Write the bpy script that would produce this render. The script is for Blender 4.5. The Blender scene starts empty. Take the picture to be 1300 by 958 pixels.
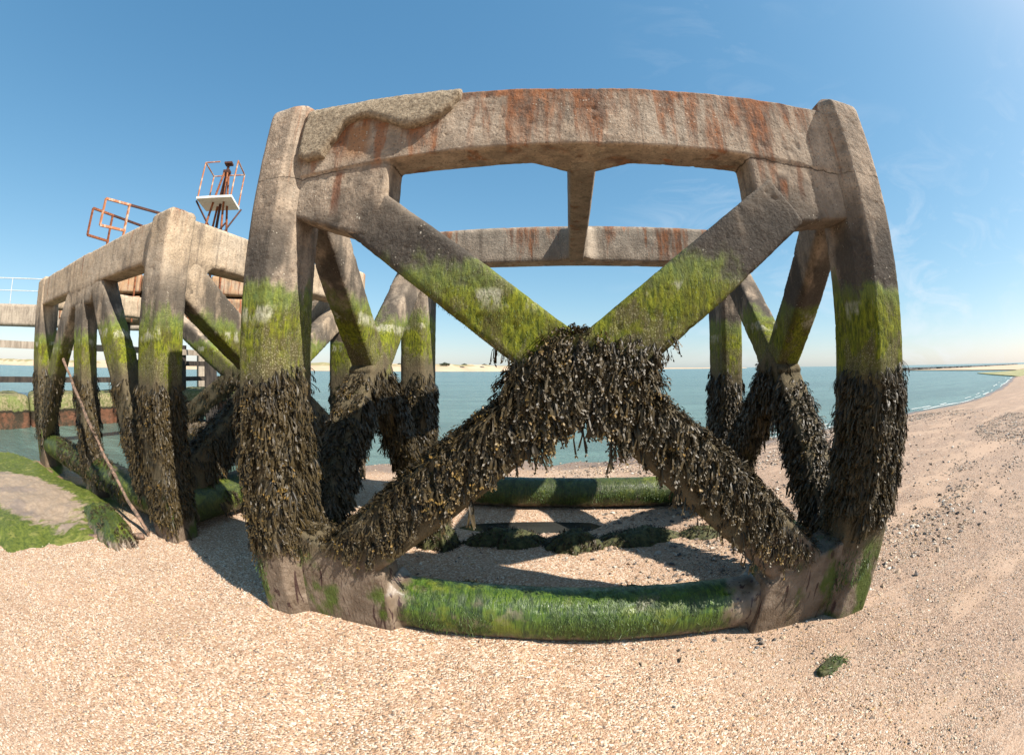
import bpy, bmesh, math, random
import numpy as np
from mathutils import Vector, Matrix

R = math.radians
sc = bpy.context.scene
COL = sc.collection

# ------------------------------------------------------------------ camera
cam_d = bpy.data.cameras.new('camera')
cam = bpy.data.objects.new('camera', cam_d)
COL.objects.link(cam)
sc.camera = cam
cam_d.type = 'PANO'
cam_d.panorama_type = 'FISHEYE_EQUISOLID'
cam_d.sensor_width = 36.0
cam_d.fisheye_lens = 15.305
cam_d.fisheye_fov = R(200)
cam_d.shift_y = -0.02466
cam_d.clip_start = 0.02
cam_d.clip_end = 30000
cam.location = (0, 0, 1.5)
cam.rotation_euler = (R(90 + 1.25), 0, 0)

# ------------------------------------------------------------------ sky and sun
SUN_EL, SUN_AZ = R(46), math.atan2(0.903, -0.429)          # azimuth clockwise from +Y
sun_dir = Vector((math.sin(SUN_AZ) * math.cos(SUN_EL), math.cos(SUN_AZ) * math.cos(SUN_EL), math.sin(SUN_EL)))
W = bpy.data.worlds.new('World')
sc.world = W
W.use_nodes = True
nt = W.node_tree
nt.nodes.clear()
wo = nt.nodes.new('ShaderNodeOutputWorld')
bg = nt.nodes.new('ShaderNodeBackground')
sky = nt.nodes.new('ShaderNodeTexSky')
sky.sky_type = 'NISHITA'
sky.sun_disc = False
sky.sun_elevation = SUN_EL
sky.sun_rotation = SUN_AZ
sky.altitude = 0
sky.air_density = 1.0
sky.dust_density = 0.5
sky.ozone_density = 6.0
bg.inputs['Strength'].default_value = 0.073
# thin cirrus: stretched noise on the sky direction, only where it is high and to the right of the view
tc = nt.nodes.new('ShaderNodeTexCoord')
mp = nt.nodes.new('ShaderNodeMapping')
mp.inputs['Rotation'].default_value = (0, R(-18), R(20))
mp.inputs['Scale'].default_value = (2.0, 5.0, 9.0)
n1 = nt.nodes.new('ShaderNodeTexNoise')
n1.inputs['Scale'].default_value = 1.5
n1.inputs['Detail'].default_value = 9
n1.inputs['Roughness'].default_value = 0.62
n1.inputs['Distortion'].default_value = 0.9
r1 = nt.nodes.new('ShaderNodeValToRGB')
r1.color_ramp.elements[0].position = 0.50
r1.color_ramp.elements[1].position = 0.80
n2 = nt.nodes.new('ShaderNodeTexNoise')
n2.inputs['Scale'].default_value = 1.3
r2 = nt.nodes.new('ShaderNodeValToRGB')
r2.color_ramp.elements[0].position = 0.40
r2.color_ramp.elements[1].position = 0.62
ml = nt.nodes.new('ShaderNodeMath'); ml.operation = 'MULTIPLY'
ml2 = nt.nodes.new('ShaderNodeMath'); ml2.operation = 'MULTIPLY'; ml2.inputs[1].default_value = 0.6
mx = nt.nodes.new('ShaderNodeMixRGB')
mx.inputs['Color2'].default_value = (6.6, 7.0, 7.5, 1)
L = nt.links.new
L(tc.outputs['Generated'], mp.inputs['Vector'])
L(mp.outputs['Vector'], n1.inputs['Vector'])
L(tc.outputs['Generated'], n2.inputs['Vector'])
L(n1.outputs['Fac'], r1.inputs['Fac'])
L(n2.outputs['Fac'], r2.inputs['Fac'])
L(r1.outputs['Color'], ml.inputs[0])
L(r2.outputs['Color'], ml.inputs[1])
sx0 = nt.nodes.new('ShaderNodeSeparateXYZ'); L(tc.outputs['Generated'], sx0.inputs[0])
mr0 = nt.nodes.new('ShaderNodeMapRange'); mr0.inputs['From Min'].default_value = 0.2; mr0.inputs['From Max'].default_value = 0.6
L(sx0.outputs[0], mr0.inputs['Value'])
ml3 = nt.nodes.new('ShaderNodeMath'); ml3.operation = 'MULTIPLY'
L(ml.outputs[0], ml3.inputs[0]); L(mr0.outputs[0], ml3.inputs[1])
L(ml3.outputs[0], ml2.inputs[0])
L(ml2.outputs[0], mx.inputs['Fac'])
# film response of the blue: each channel a little flatter than the physical sky
sp = nt.nodes.new('ShaderNodeSeparateColor'); cb = nt.nodes.new('ShaderNodeCombineColor')
L(sky.outputs['Color'], sp.inputs[0])
for ch, (gm_, k_) in enumerate(((0.95, 1.30), (0.68, 1.95), (0.55, 2.40))):
    pw = nt.nodes.new('ShaderNodeMath'); pw.operation = 'POWER'; pw.inputs[1].default_value = gm_
    mu = nt.nodes.new('ShaderNodeMath'); mu.operation = 'MULTIPLY'; mu.inputs[1].default_value = k_
    L(sp.outputs[ch], pw.inputs[0]); L(pw.outputs[0], mu.inputs[0]); L(mu.outputs[0], cb.inputs[ch])
L(cb.outputs['Color'], mx.inputs['Color1'])
L(mx.outputs['Color'], bg.inputs['Color'])
L(bg.outputs['Background'], wo.inputs['Surface'])

sun_d = bpy.data.lights.new('sun', 'SUN')
sun_d.energy = 5.0
sun_d.angle = R(0.5)
sun_d.color = (1.0, 0.945, 0.86)
sun = bpy.data.objects.new('sun', sun_d)
COL.objects.link(sun)
sun.rotation_euler = (-sun_dir).to_track_quat('-Z', 'Y').to_euler()
sun.location = sun_dir * 50

vs = sc.view_settings
vs.view_transform = 'Standard'
vs.look = 'None'
vs.exposure = 0.95
vs.gamma = 1.0
vs.use_curve_mapping = False
sc.cycles.max_bounces = 6
sc.cycles.diffuse_bounces = 2
sc.cycles.glossy_bounces = 2

# ------------------------------------------------------------------ numpy noise
def _hash(ix, iy, iz, seed):
    h = (ix.astype(np.int64) * 374761393 + iy.astype(np.int64) * 668265263 + iz.astype(np.int64) * 2147483647 + seed * 1274126177) & 0xffffffff
    h = ((h ^ (h >> 13)) * 1274126177) & 0xffffffff
    h = ((h ^ (h >> 16)) * 2246822519) & 0xffffffff
    h = h ^ (h >> 15)
    return (h & 0xffffff) / float(0xffffff)

def vnoise(P, f=1.0, seed=0):
    Q = np.asarray(P, float) * f
    i = np.floor(Q)
    u = Q - i
    u = u * u * (3 - 2 * u)
    out = 0
    for a in (0, 1):
        for b in (0, 1):
            for c in (0, 1):
                w = (u[:, 0] if a else 1 - u[:, 0]) * (u[:, 1] if b else 1 - u[:, 1]) * (u[:, 2] if c else 1 - u[:, 2])
                out = out + w * _hash(i[:, 0] + a, i[:, 1] + b, i[:, 2] + c, seed)
    return out * 2 - 1

def fbm(P, f=1.0, octv=3, seed=0):
    s, a, t = 0, 1.0, 0
    for k in range(octv):
        s = s + a * vnoise(P, f * 2 ** k, seed + k * 17)
        t += a
        a *= 0.5
    return s / t

# ------------------------------------------------------------------ mesh helpers
def np_mesh(name, V, F, smooth=False, colors=None):
    """V (n,3); F (m,k) all the same k"""
    V = np.asarray(V, np.float32); F = np.asarray(F, np.int32)
    me = bpy.data.meshes.new(name)
    me.vertices.add(len(V))
    me.vertices.foreach_set('co', V.ravel())
    k = F.shape[1]
    me.loops.add(F.size)
    me.loops.foreach_set('vertex_index', F.ravel())
    me.polygons.add(len(F))
    me.polygons.foreach_set('loop_start', np.arange(0, F.size, k, dtype=np.int32))
    me.polygons.foreach_set('loop_total', np.full(len(F), k, np.int32))
    if colors is not None:
        ca = me.color_attributes.new('tone', 'FLOAT_COLOR', 'POINT')
        ca.data.foreach_set('color', np.asarray(colors, np.float32).ravel())
    me.update(calc_edges=True)
    me.polygons.foreach_set('use_smooth', np.full(len(F), smooth, bool))
    me.validate()
    return me

def link(name, me, mat=None, parent=None):
    o = bpy.data.objects.new(name, me)
    COL.objects.link(o)
    if mat is not None:
        me.materials.append(mat)
    if parent is not None:
        o.parent = parent
        inv = Matrix.Identity(4)
        p = parent
        while p is not None:
            inv = inv @ Matrix.Translation(-p.location) if False else inv
            p = p.parent
    return o

def thing(name, label, cat, loc=(0, 0, 0), group=None):
    o = bpy.data.objects.new(name, None)
    o.empty_display_size = 0.2
    COL.objects.link(o)
    o.location = loc
    o['label'] = label
    o['category'] = cat
    if group:
        o['group'] = group
    return o

def tag(o, label=None, cat=None, group=None, kind=None):
    if label: o['label'] = label
    if cat: o['category'] = cat
    if group: o['group'] = group
    if kind: o['kind'] = kind
    return o

def root_loc(parent):
    v = Vector((0, 0, 0))
    while parent is not None:
        v += parent.location
        parent = parent.parent
    return v

def shift_local(me, parent):
    """mesh built in world coordinates -> local coordinates of an (unrotated) parent"""
    if parent is not None:
        v = root_loc(parent)
        if v.length > 0:
            me.transform(Matrix.Translation(-v))

def hull_into(bm, pts):
    vs_ = [bm.verts.new(p) for p in pts]
    r = bmesh.ops.convex_hull(bm, input=vs_)
    bad = [g for g in r['geom_interior'] + r['geom_unused'] if isinstance(g, bmesh.types.BMVert) and g.is_valid]
    if bad:
        bmesh.ops.delete(bm, geom=list(set(bad)), context='VERTS')

def cbox(a0, a1, b0, b1, c0, c1, ch=0.03):
    """points of a box with its edges chamfered, in local (a,b,c)"""
    out = []
    for a, sa in ((a0, 1), (a1, -1)):
        for b, sb in ((b0, 1), (b1, -1)):
            for c, s_ in ((c0, 1), (c1, -1)):
                out += [(a, b + sb * ch, c + s_ * ch), (a + sa * ch, b, c + s_ * ch), (a + sa * ch, b + sb * ch, c)]
    return out

def prism(poly, t0, t1, ch=0.014):
    """convex polygon (s,z) extruded over t, returned as (s,t,z) points with slightly pulled-in ends"""
    cx = sum(p[0] for p in poly) / len(poly); cz = sum(p[1] for p in poly) / len(poly)
    out = []
    for s, z in poly:
        d = math.hypot(s - cx, z - cz)
        k = max(0, 1 - ch / d)
        out += [(cx + (s - cx) * k, t0, cz + (z - cz) * k), (cx + (s - cx) * k, t1, cz + (z - cz) * k),
                (s, t0 + ch, z), (s, t1 - ch, z)]
    return out

def bar(p, q, w, d, side=(0, 1, 0), ch=0.018, w2=None):
    """box beam from p to q (s,t,z): w wide in the plane across SIDE, d thick along SIDE"""
    p = Vector(p); q = Vector(q); ax = (q - p).normalized(); sd = Vector(side)
    sd = (sd - ax * sd.dot(ax)).normalized(); up = ax.cross(sd)
    out = []
    for c, ww in ((p, w), (q, w2 or w)):
        for i in (-1, 1):
            for j in (-1, 1):
                out.append(tuple(c + up * i * (ww / 2 - ch) + sd * j * d / 2))
                out.append(tuple(c + up * i * ww / 2 + sd * j * (d / 2 - ch)))
    return out

def tube_pts(p, q, r, n=14):
    p = Vector(p); q = Vector(q); ax = (q - p).normalized()
    sd = ax.cross(Vector((0, 0, 1))).normalized(); up = sd.cross(ax)
    out = []
    for k in range(n):
        a = 2 * math.pi * k / n
        o = sd * math.cos(a) * r + up * math.sin(a) * r
        out += [tuple(p + o), tuple(q + o)]
    return out

def solid(name, hulls, tf, mat, parent, voxel=0.025, amp=0.012, erode=0.6, seed=0, mesh_only=False):
    """union of convex pieces -> voxel mesh -> worn concrete surface"""
    bm = bmesh.new()
    for h in hulls:
        b2 = bmesh.new()
        hull_into(b2, [tuple(p) for p in h])       # meshed in its own straight frame, placed afterwards
        bmesh.ops.recalc_face_normals(b2, faces=b2.faces)
        tmp = bpy.data.meshes.new('t'); b2.to_mesh(tmp); b2.free()
        bm.from_mesh(tmp)
        bpy.data.meshes.remove(tmp)
    me = bpy.data.meshes.new(name)
    bm.to_mesh(me); bm.free()
    ob = bpy.data.objects.new(name, me)
    COL.objects.link(ob)
    md = ob.modifiers.new('r', 'REMESH'); md.mode = 'VOXEL'; md.voxel_size = voxel; md.use_smooth_shade = True
    dg = bpy.context.evaluated_depsgraph_get()
    me2 = bpy.data.meshes.new_from_object(ob.evaluated_get(dg))
    bpy.data.objects.remove(ob)
    n = len(me2.vertices)
    V = np.empty(n * 3, np.float32); me2.vertices.foreach_get('co', V); V = V.reshape(-1, 3).astype(float)
    N = np.empty(n * 3, np.float32); me2.vertex_normals.foreach_get('vector', N); N = N.reshape(-1, 3).astype(float)
    E_ = np.empty(len(me2.edges) * 2, np.int32); me2.edges.foreach_get('vertices', E_); E_ = E_.reshape(-1, 2)
    S = V.copy()
    deg = np.bincount(E_.ravel(), minlength=n)[:, None].astype(float); deg[deg == 0] = 1
    def smooth(S, k, kf=0.6):
        for _ in range(k):
            A = np.zeros_like(S)
            for c in range(3):
                A[:, c] = np.bincount(E_[:, 0], S[E_[:, 1], c], n) + np.bincount(E_[:, 1], S[E_[:, 0], c], n)
            S = S * (1 - kf) + kf * A / deg
        return S
    V1 = smooth(V, 1, 0.45)
    V2 = smooth(V1, max(3, int(0.07 / voxel)))
    m = np.clip(fbm(V, 9, 3, seed + 3) * 7.0 - 1.9, 0, 1)[:, None] * erode
    V = V1 * (1 - m) + V2 * m
    d = amp * (fbm(V, 2.0, 2, seed) * 0.35 + fbm(V, 17, 2, seed + 5) * 0.16 + fbm(V, 40, 2, seed + 6) * 0.12)
    pit = np.clip(vnoise(V, 34, seed + 9) - 0.45, 0, 1) * amp * 1.4
    V = V + N * (d - pit)[:, None]
    o0 = np.array(tf((0, 0, 0))[:]); Mx = np.stack([np.array(tf(q)[:]) - o0 for q in ((1, 0, 0), (0, 1, 0), (0, 0, 1))])
    V = V @ Mx + o0
    me2.vertices.foreach_set('co', V.astype(np.float32).ravel())
    if np.linalg.det(Mx) < 0: me2.flip_normals()
    me2.update()
    me2.name = name
    me2.polygons.foreach_set('use_smooth', np.ones(len(me2.polygons), bool))
    if mesh_only:
        return me2
    shift_local(me2, parent)
    me2.materials.clear()
    return link(name, me2, mat, parent)

def surf_samples(objs, per_m2, keep, seed=0):
    """random points and normals on meshes (world coordinates), thinned by keep(P, N) -> probability"""
    rng = np.random.default_rng(seed)
    PP, NN = [], []
    for o in objs:
        me = o.data
        me.calc_loop_triangles()
        nv = len(me.vertices)
        V = np.empty(nv * 3, np.float32); me.vertices.foreach_get('co', V); V = V.reshape(-1, 3).astype(float) + np.array(root_loc(o))
        T = np.empty(len(me.loop_triangles) * 3, np.int32); me.loop_triangles.foreach_get('vertices', T); T = T.reshape(-1, 3)
        a, b, c = V[T[:, 0]], V[T[:, 1]], V[T[:, 2]]
        cr = np.cross(b - a, c - a); ar = np.linalg.norm(cr, axis=1) / 2
        tot = ar.sum()
        k = int(tot * per_m2)
        if k < 1: continue
        idx = rng.choice(len(T), k, p=ar / tot)
        u, v = rng.random(k), rng.random(k)
        f = u + v > 1; u[f] = 1 - u[f]; v[f] = 1 - v[f]
        P = a[idx] + (b[idx] - a[idx]) * u[:, None] + (c[idx] - a[idx]) * v[:, None]
        N = cr[idx] / (2 * ar[idx] + 1e-12)[:, None]
        s = rng.random(k) < keep(P, N)
        PP.append(P[s]); NN.append(N[s])
    if not PP:
        return np.zeros((0, 3)), np.zeros((0, 3))
    return np.concatenate(PP), np.concatenate(NN)

def unit(a):
    return a / (np.linalg.norm(a, axis=1)[:, None] + 1e-9)

def frond_mesh(name, P, N, length=0.16, width=0.009, strands=3, seg=3, seed=0, tip=True, droop=0.55, spread=0.5, lift=0.35, off=0.012, tassel=0.0, cell=0.07):
    rng = np.random.default_rng(seed)
    n = len(P)
    if n == 0:
        return None
    G = np.array([0, 0, -1.0])
    Vs, Fs, Cs = [], [], []
    base = 0
    fr = rng.random(n)
    if tassel > 0:
        ci = np.floor(P / cell + vnoise(P, 5, 99)[:, None] * 0.5)
        CC = (ci + 0.5 + (np.stack([_hash(ci[:, 0], ci[:, 1], ci[:, 2], q) for q in (1, 2, 3)], 1) - 0.5) * 0.8) * cell
        fr = np.clip(0.55 * fr + 0.45 * _hash(ci[:, 0], ci[:, 1], ci[:, 2], 7), 0, 1)
        crn = _hash(ci[:, 0], ci[:, 1], ci[:, 2], 11)
    else:
        crn = rng.random(n)
    cl = vnoise(P, 16, seed + 1)                      # tassels: long and thick here, short and sparse there
    Ltot = length * rng.uniform(0.5, 1.25, n) * (0.85 + 0.45 * cl)
    sway = np.stack([vnoise(P, 7, seed + 2), vnoise(P, 7, seed + 3), vnoise(P, 7, seed + 4) * 0.5], 1)
    lift = lift * (1 + 0.8 * np.clip(cl, -1, 1))[:, None]
    d0 = unit(N * lift + G * 0.8 + sway * 0.55 + rng.normal(0, 0.26, (n, 3)))
    for s in range(strands):
        pos = P - N * 0.006
        d = unit(d0 + rng.normal(0, spread * 0.55, (n, 3)))
        Ls = Ltot * rng.uniform(0.65, 1.05, n) / seg
        wdir = unit(np.cross(d, N + rng.normal(0, 0.3, (n, 3))))
        w = width * rng.uniform(0.7, 1.3, n)
        rows = []
        for k in range(seg + 1):
            t = k / seg
            ww = w * (0.45 + 0.9 * t if k < seg else (0.9 if not tip else 1.5)) / 2
            rows.append(pos - wdir * ww[:, None]); rows.append(pos + wdir * ww[:, None])
            if k < seg:
                pos = pos + d * Ls[:, None]
                if tassel > 0:
                    tt = CC - pos; tt[:, 2] = 0
                    tt = tt - N * (tt * N).sum(1)[:, None]
                    pos = pos + tt * (tassel * (k + 1) / seg)
                h = ((pos - P) * N).sum(1)
                lo = off + 0.012 * s
                pos = pos + N * np.clip(lo * min(1, (k + 1) / 2) - h, 0, 1)[:, None]
                d = unit(d * (1 - droop) + G * droop + rng.normal(0, 0.24, (n, 3)))
                wdir = unit(wdir + rng.normal(0, 0.25, (n, 3)))
                wdir = unit(wdir - d * (wdir * d).sum(1)[:, None])
        if tip:                                   # forked swollen tip: two lobes with a raised middle
            for sg in (-1, 1):
                dd = unit(d + wdir * sg * 0.55 + N * 0.35 + rng.normal(0, 0.22, (n, 3)))
                tl = rng.uniform(0.008, 0.025, n) * (length / 0.16) ** 0.5
                side = unit(np.cross(dd, N + 0.3))
                a = pos; m_ = pos + dd * (tl * 0.6)[:, None]; e = pos + dd * tl[:, None]
                hw = (tl * 0.26)[:, None]
                o = [a, m_ - side * hw, m_ + side * hw, e]
                V = np.stack(o, 1).reshape(-1, 3)
                F0 = np.array([[0, 1, 2], [1, 3, 2]])
                F = (np.arange(n)[:, None, None] * 4 + F0[None]).reshape(-1, 3)
                Vs.append(V); Fs.append(F + base); base += len(V)
                tone = np.ones((n, 4, 4)); tone[:, :, 1] = fr[:, None]; tone[:, :, 2] = rng.random(n)[:, None]
                Cs.append(tone.reshape(-1, 4))
        Rr = np.stack(rows, 1)                    # n, 2(seg+1), 3
        V = Rr.reshape(-1, 3)
        q = []
        for k in range(seg):
            q += [[2 * k, 2 * k + 1, 2 * k + 3], [2 * k, 2 * k + 3, 2 * k + 2]]
        F = (np.arange(n)[:, None, None] * (2 * seg + 2) + np.array(q)[None]).reshape(-1, 3)
        Vs.append(V); Fs.append(F + base); base += len(V)
        tone = np.ones((n, 2 * seg + 2, 4))
        tone[:, :, 0] = np.repeat(np.arange(seg + 1) / seg, 2)[None] * 0.8
        tone[:, :, 1] = fr[:, None]; tone[:, :, 2] = (0.6 * crn + 0.4 * rng.random(n))[:, None]
        Cs.append(tone.reshape(-1, 4))
    return np_mesh(name, np.concatenate(Vs), np.concatenate(Fs), True, np.concatenate(Cs))

# ------------------------------------------------------------------ materials
class NT:
    def __init__(self, name):
        self.m = bpy.data.materials.new(name)
        self.m.use_nodes = True
        self.t = self.m.node_tree
        self.t.nodes.clear()
        self.out = self.n('ShaderNodeOutputMaterial')
        self.b = self.n('ShaderNodeBsdfPrincipled')
        self.l(self.b.outputs[0], self.out.inputs[0])
    def n(self, k): return self.t.nodes.new(k)
    def l(self, a, b): self.t.links.new(a, b)
    def val(self, x, sock):
        if hasattr(x, 'is_linked') or hasattr(x, 'links'): self.l(x, sock)
        else: sock.default_value = x
    def pos(self, scale=(1, 1, 1), rot=(0, 0, 0), src=None):
        if src is None:
            g = self.n('ShaderNodeNewGeometry'); src = g.outputs['Position']
        mp = self.n('ShaderNodeMapping'); mp.inputs['Scale'].default_value = scale; mp.inputs['Rotation'].default_value = rot
        self.l(src, mp.inputs['Vector'])
        return mp.outputs['Vector']
    def noise(self, vec, scale, detail=4, rough=0.55, dist=0.0):
        n = self.n('ShaderNodeTexNoise'); n.inputs['Scale'].default_value = scale; n.inputs['Detail'].default_value = detail
        n.inputs['Roughness'].default_value = rough; n.inputs['Distortion'].default_value = dist
        self.l(vec, n.inputs['Vector'])
        return n.outputs['Fac']
    def voro(self, vec, scale, out='Distance', feature='F1', rnd=1.0):
        n = self.n('ShaderNodeTexVoronoi'); n.inputs['Scale'].default_value = scale; n.feature = feature
        n.inputs['Randomness'].default_value = rnd
        self.l(vec, n.inputs['Vector'])
        return n.outputs[out]
    def math(self, op, a, b=0.0, c=None, clamp=False):
        n = self.n('ShaderNodeMath'); n.operation = op; n.use_clamp = clamp
        self.val(a, n.inputs[0]); self.val(b, n.inputs[1])
        if c is not None: self.val(c, n.inputs[2])
        return n.outputs[0]
    def step(self, x, lo, hi, a=0.0, b=1.0):
        n = self.n('ShaderNodeMapRange'); n.interpolation_type = 'SMOOTHSTEP'
        self.val(x, n.inputs['Value'])
        if lo > hi: lo, hi, a, b = hi, lo, b, a
        n.inputs['From Min'].default_value = lo; n.inputs['From Max'].default_value = hi
        n.inputs['To Min'].default_value = a; n.inputs['To Max'].default_value = b
        return n.outputs['Result']
    def mix(self, f, a, b):
        n = self.n('ShaderNodeMixRGB')
        self.val(f, n.inputs['Fac'])
        for x, s in ((a, n.inputs['Color1']), (b, n.inputs['Color2'])):
            if isinstance(x, tuple): s.default_value = (*x, 1)
            else: self.l(x, s)
        return n.outputs['Color']
    def mul(self, a, b, f=1.0):
        n = self.n('ShaderNodeMixRGB'); n.blend_type = 'MULTIPLY'
        n.inputs['Fac'].default_value = f
        for x, s in ((a, n.inputs['Color1']), (b, n.inputs['Color2'])):
            if isinstance(x, tuple): s.default_value = (*x, 1)
            else: self.l(x, s)
        return n.outputs['Color']
    def bump(self, h, strength=0.5, dist=0.01, normal=None):
        n = self.n('ShaderNodeBump'); n.inputs['Strength'].default_value = strength; n.inputs['Distance'].default_value = dist
        self.l(h, n.inputs['Height'])
        if normal is not None: self.l(normal, n.inputs['Normal'])
        return n.outputs['Normal']
    def fin(self, color, rough=0.85, normal=None, spec=0.3):
        if isinstance(color, tuple): self.b.inputs['Base Color'].default_value = (*color, 1)
        else: self.l(color, self.b.inputs['Base Color'])
        self.val(rough, self.b.inputs['Roughness'])
        self.b.inputs['Specular IOR Level'].default_value = spec
        if normal is not None: self.l(normal, self.b.inputs['Normal'])
        return self.m

def concrete(name, tide=True, rust=0.12, tint=(0.49, 0.375, 0.27), tint2=(0.24, 0.185, 0.135), dark=1.0, zoff=0.0, mossy=1.0, rustcol=(0.30, 0.105, 0.034)):
    m = NT(name)
    g = m.n('ShaderNodeNewGeometry'); P = g.outputs['Position']
    sep = m.n('ShaderNodeSeparateXYZ'); m.l(P, sep.inputs[0]); z0 = sep.outputs['Z']
    oi = m.n('ShaderNodeObjectInfo'); rnd = oi.outputs['Random']
    va_ = m.n('ShaderNodeVectorMath'); va_.operation = 'ADD'; m.l(P, va_.inputs[0])
    cx_ = m.n('ShaderNodeCombineXYZ'); rr_ = m.math('MULTIPLY', rnd, 37.0); m.l(rr_, cx_.inputs[0]); m.l(rr_, cx_.inputs[1]); m.l(cx_.outputs[0], va_.inputs[1])
    P = va_.outputs[0]
    if tide: z0 = m.math('ADD', z0, m.math('MULTIPLY', m.math('SUBTRACT', rnd, 0.5), 0.17))
    if zoff: z0 = m.math('ADD', z0, zoff)
    p = m.pos(src=P)
    streak = m.pos((1, 1, 0.07), src=P)
    big = m.noise(p, 1.7, 5, 0.6)
    mid = m.noise(p, 9, 6, 0.65)
    fine = m.noise(p, 60, 4, 0.7)
    vst = m.noise(streak, 14, 5, 0.6)
    col = m.mix(m.step(mid, 0.3, 0.7), tint2, tint)
    col = m.mix(m.step(big, 0.45, 0.65, 0, 0.5), col, (0.52, 0.43, 0.33))
    # weathering streaks running down
    col = m.mix(m.step(vst, 0.5, 0.68, 0, 0.55), col, (0.10, 0.078, 0.058))
    col = m.mix(m.step(m.noise(m.pos((1, 1, 0.5), src=P), 3.2, 6, 0.7), 0.52, 0.66, 0, 0.6), col, (0.13, 0.10, 0.075))
    # shells and aggregate
    vd = m.voro(p, 62); vc = m.voro(p, 62, 'Color')
    s1 = m.n('ShaderNodeSeparateColor'); m.l(vc, s1.inputs[0])
    agg = m.math('MULTIPLY', m.step(vd, 0.36, 0.22), m.step(s1.outputs[0], 0.74, 0.80))
    agg = m.math('MULTIPLY', agg, m.step(m.noise(p, 5, 4, 0.6), 0.50, 0.62))
    agd = m.math('MULTIPLY', m.step(vd, 0.4, 0.2), m.step(s1.outputs[1], 0.62, 0.70))
    # grain
    col = m.mix(m.step(fine, 0.3, 0.75, 0, 0.5), col, (0.14, 0.115, 0.09))
    # rust bleeding from the top
    if rust > 0:
        rs = m.noise(m.pos((1, 1, 0.12), src=P), 6.5, 6, 0.62, 0.3)
        rm = m.step(m.math('ADD', rs, m.step(z0, 2.2, 3.05, -0.10, 0.06)), 0.61 - 0.10 * rust, 0.73 - 0.08 * rust, 0, 0.9)
        rm = m.math('MULTIPLY', rm, m.step(z0, 1.9, 2.4))
        if rust > 1:
            xx = m.n('ShaderNodeSeparateXYZ'); m.l(g.outputs['Position'], xx.inputs[0])
            eb = m.math('MULTIPLY', m.step(m.math('ADD', z0, m.math('MULTIPLY', m.math('SUBTRACT', mid, 0.5), 0.12)), 2.93, 2.98), m.math('MULTIPLY', m.step(xx.outputs[0], -0.5, -0.2), m.step(xx.outputs[0], 1.3, 0.9)))
            rm = m.math('MAXIMUM', rm, m.math('MULTIPLY', eb, 0.85))
        rm = m.math('MULTIPLY', rm, m.step(mid, 0.25, 0.6, 0.45, 1))
        col = m.mix(rm, col, m.mix(m.step(m.noise(m.pos((1, 1, 0.3), src=P), 22, 5, 0.7), 0.35, 0.65), rustcol, (0.085, 0.038, 0.022)))
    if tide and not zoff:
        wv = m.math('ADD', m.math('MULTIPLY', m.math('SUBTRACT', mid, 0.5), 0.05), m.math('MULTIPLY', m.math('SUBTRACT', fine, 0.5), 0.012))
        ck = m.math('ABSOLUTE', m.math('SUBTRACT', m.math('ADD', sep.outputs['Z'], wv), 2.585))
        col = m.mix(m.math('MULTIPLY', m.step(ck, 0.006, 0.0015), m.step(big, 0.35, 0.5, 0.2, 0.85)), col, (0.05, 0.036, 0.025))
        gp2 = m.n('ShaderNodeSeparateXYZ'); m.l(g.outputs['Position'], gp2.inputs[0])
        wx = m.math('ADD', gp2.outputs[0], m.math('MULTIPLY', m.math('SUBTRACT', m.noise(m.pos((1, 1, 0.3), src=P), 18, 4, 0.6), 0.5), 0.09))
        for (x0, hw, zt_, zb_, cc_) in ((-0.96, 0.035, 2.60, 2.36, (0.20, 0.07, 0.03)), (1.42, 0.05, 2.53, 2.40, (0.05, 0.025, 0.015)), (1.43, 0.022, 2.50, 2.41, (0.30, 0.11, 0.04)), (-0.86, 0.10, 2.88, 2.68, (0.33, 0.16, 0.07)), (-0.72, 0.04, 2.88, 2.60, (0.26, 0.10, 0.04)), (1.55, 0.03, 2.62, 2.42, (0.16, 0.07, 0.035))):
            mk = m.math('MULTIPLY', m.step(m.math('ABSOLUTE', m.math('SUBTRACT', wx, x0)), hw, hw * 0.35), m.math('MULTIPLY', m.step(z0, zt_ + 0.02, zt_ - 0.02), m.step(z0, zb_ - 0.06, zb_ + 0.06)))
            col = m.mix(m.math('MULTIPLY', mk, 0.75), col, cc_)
    zj = m.math('ADD', z0, m.math('MULTIPLY', m.math('SUBTRACT', big, 0.5), 0.35))
    zf = m.math('ADD', z0, m.math('MULTIPLY', m.math('SUBTRACT', m.noise(m.pos((1, 1, 0.25), src=P), 16, 4), 0.5), 0.22))
    if tide:
        # black lichen below the dry concrete
        dk = m.math('MULTIPLY', m.step(zj, 2.62, 2.2), m.step(m.noise(m.pos((1, 1, 0.4), src=P), 3.5, 5, 0.6), 0.36 if dark < 1.1 else 0.24, 0.52 if dark < 1.1 else 0.42, 0.15 if dark < 1.1 else 0.5, 1))
        dk = m.math('MULTIPLY', dk, min(0.95, dark * 0.9))
        col = m.mix(dk, col, m.mix(m.step(fine, 0.45, 0.7), (0.042, 0.036, 0.03), (0.085, 0.072, 0.058)))
    col = m.mix(m.math('MULTIPLY', agg, 0.65), col, (0.58, 0.52, 0.42))
    col = m.mix(m.math('MULTIPLY', agd, 0.6), col, (0.08, 0.06, 0.045))
    brd = m.noise(m.pos((0.4, 0.4, 14), src=P), 1.0, 3, 0.5)
    h = m.math('ADD', m.math('MULTIPLY', m.math('ADD', fine, m.math('MULTIPLY', brd, 0.8)), 0.6), m.math('ADD', m.math('MULTIPLY', mid, 1.2), m.math('MULTIPLY', agg, 0.4)))
    rough = 0.9
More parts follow.
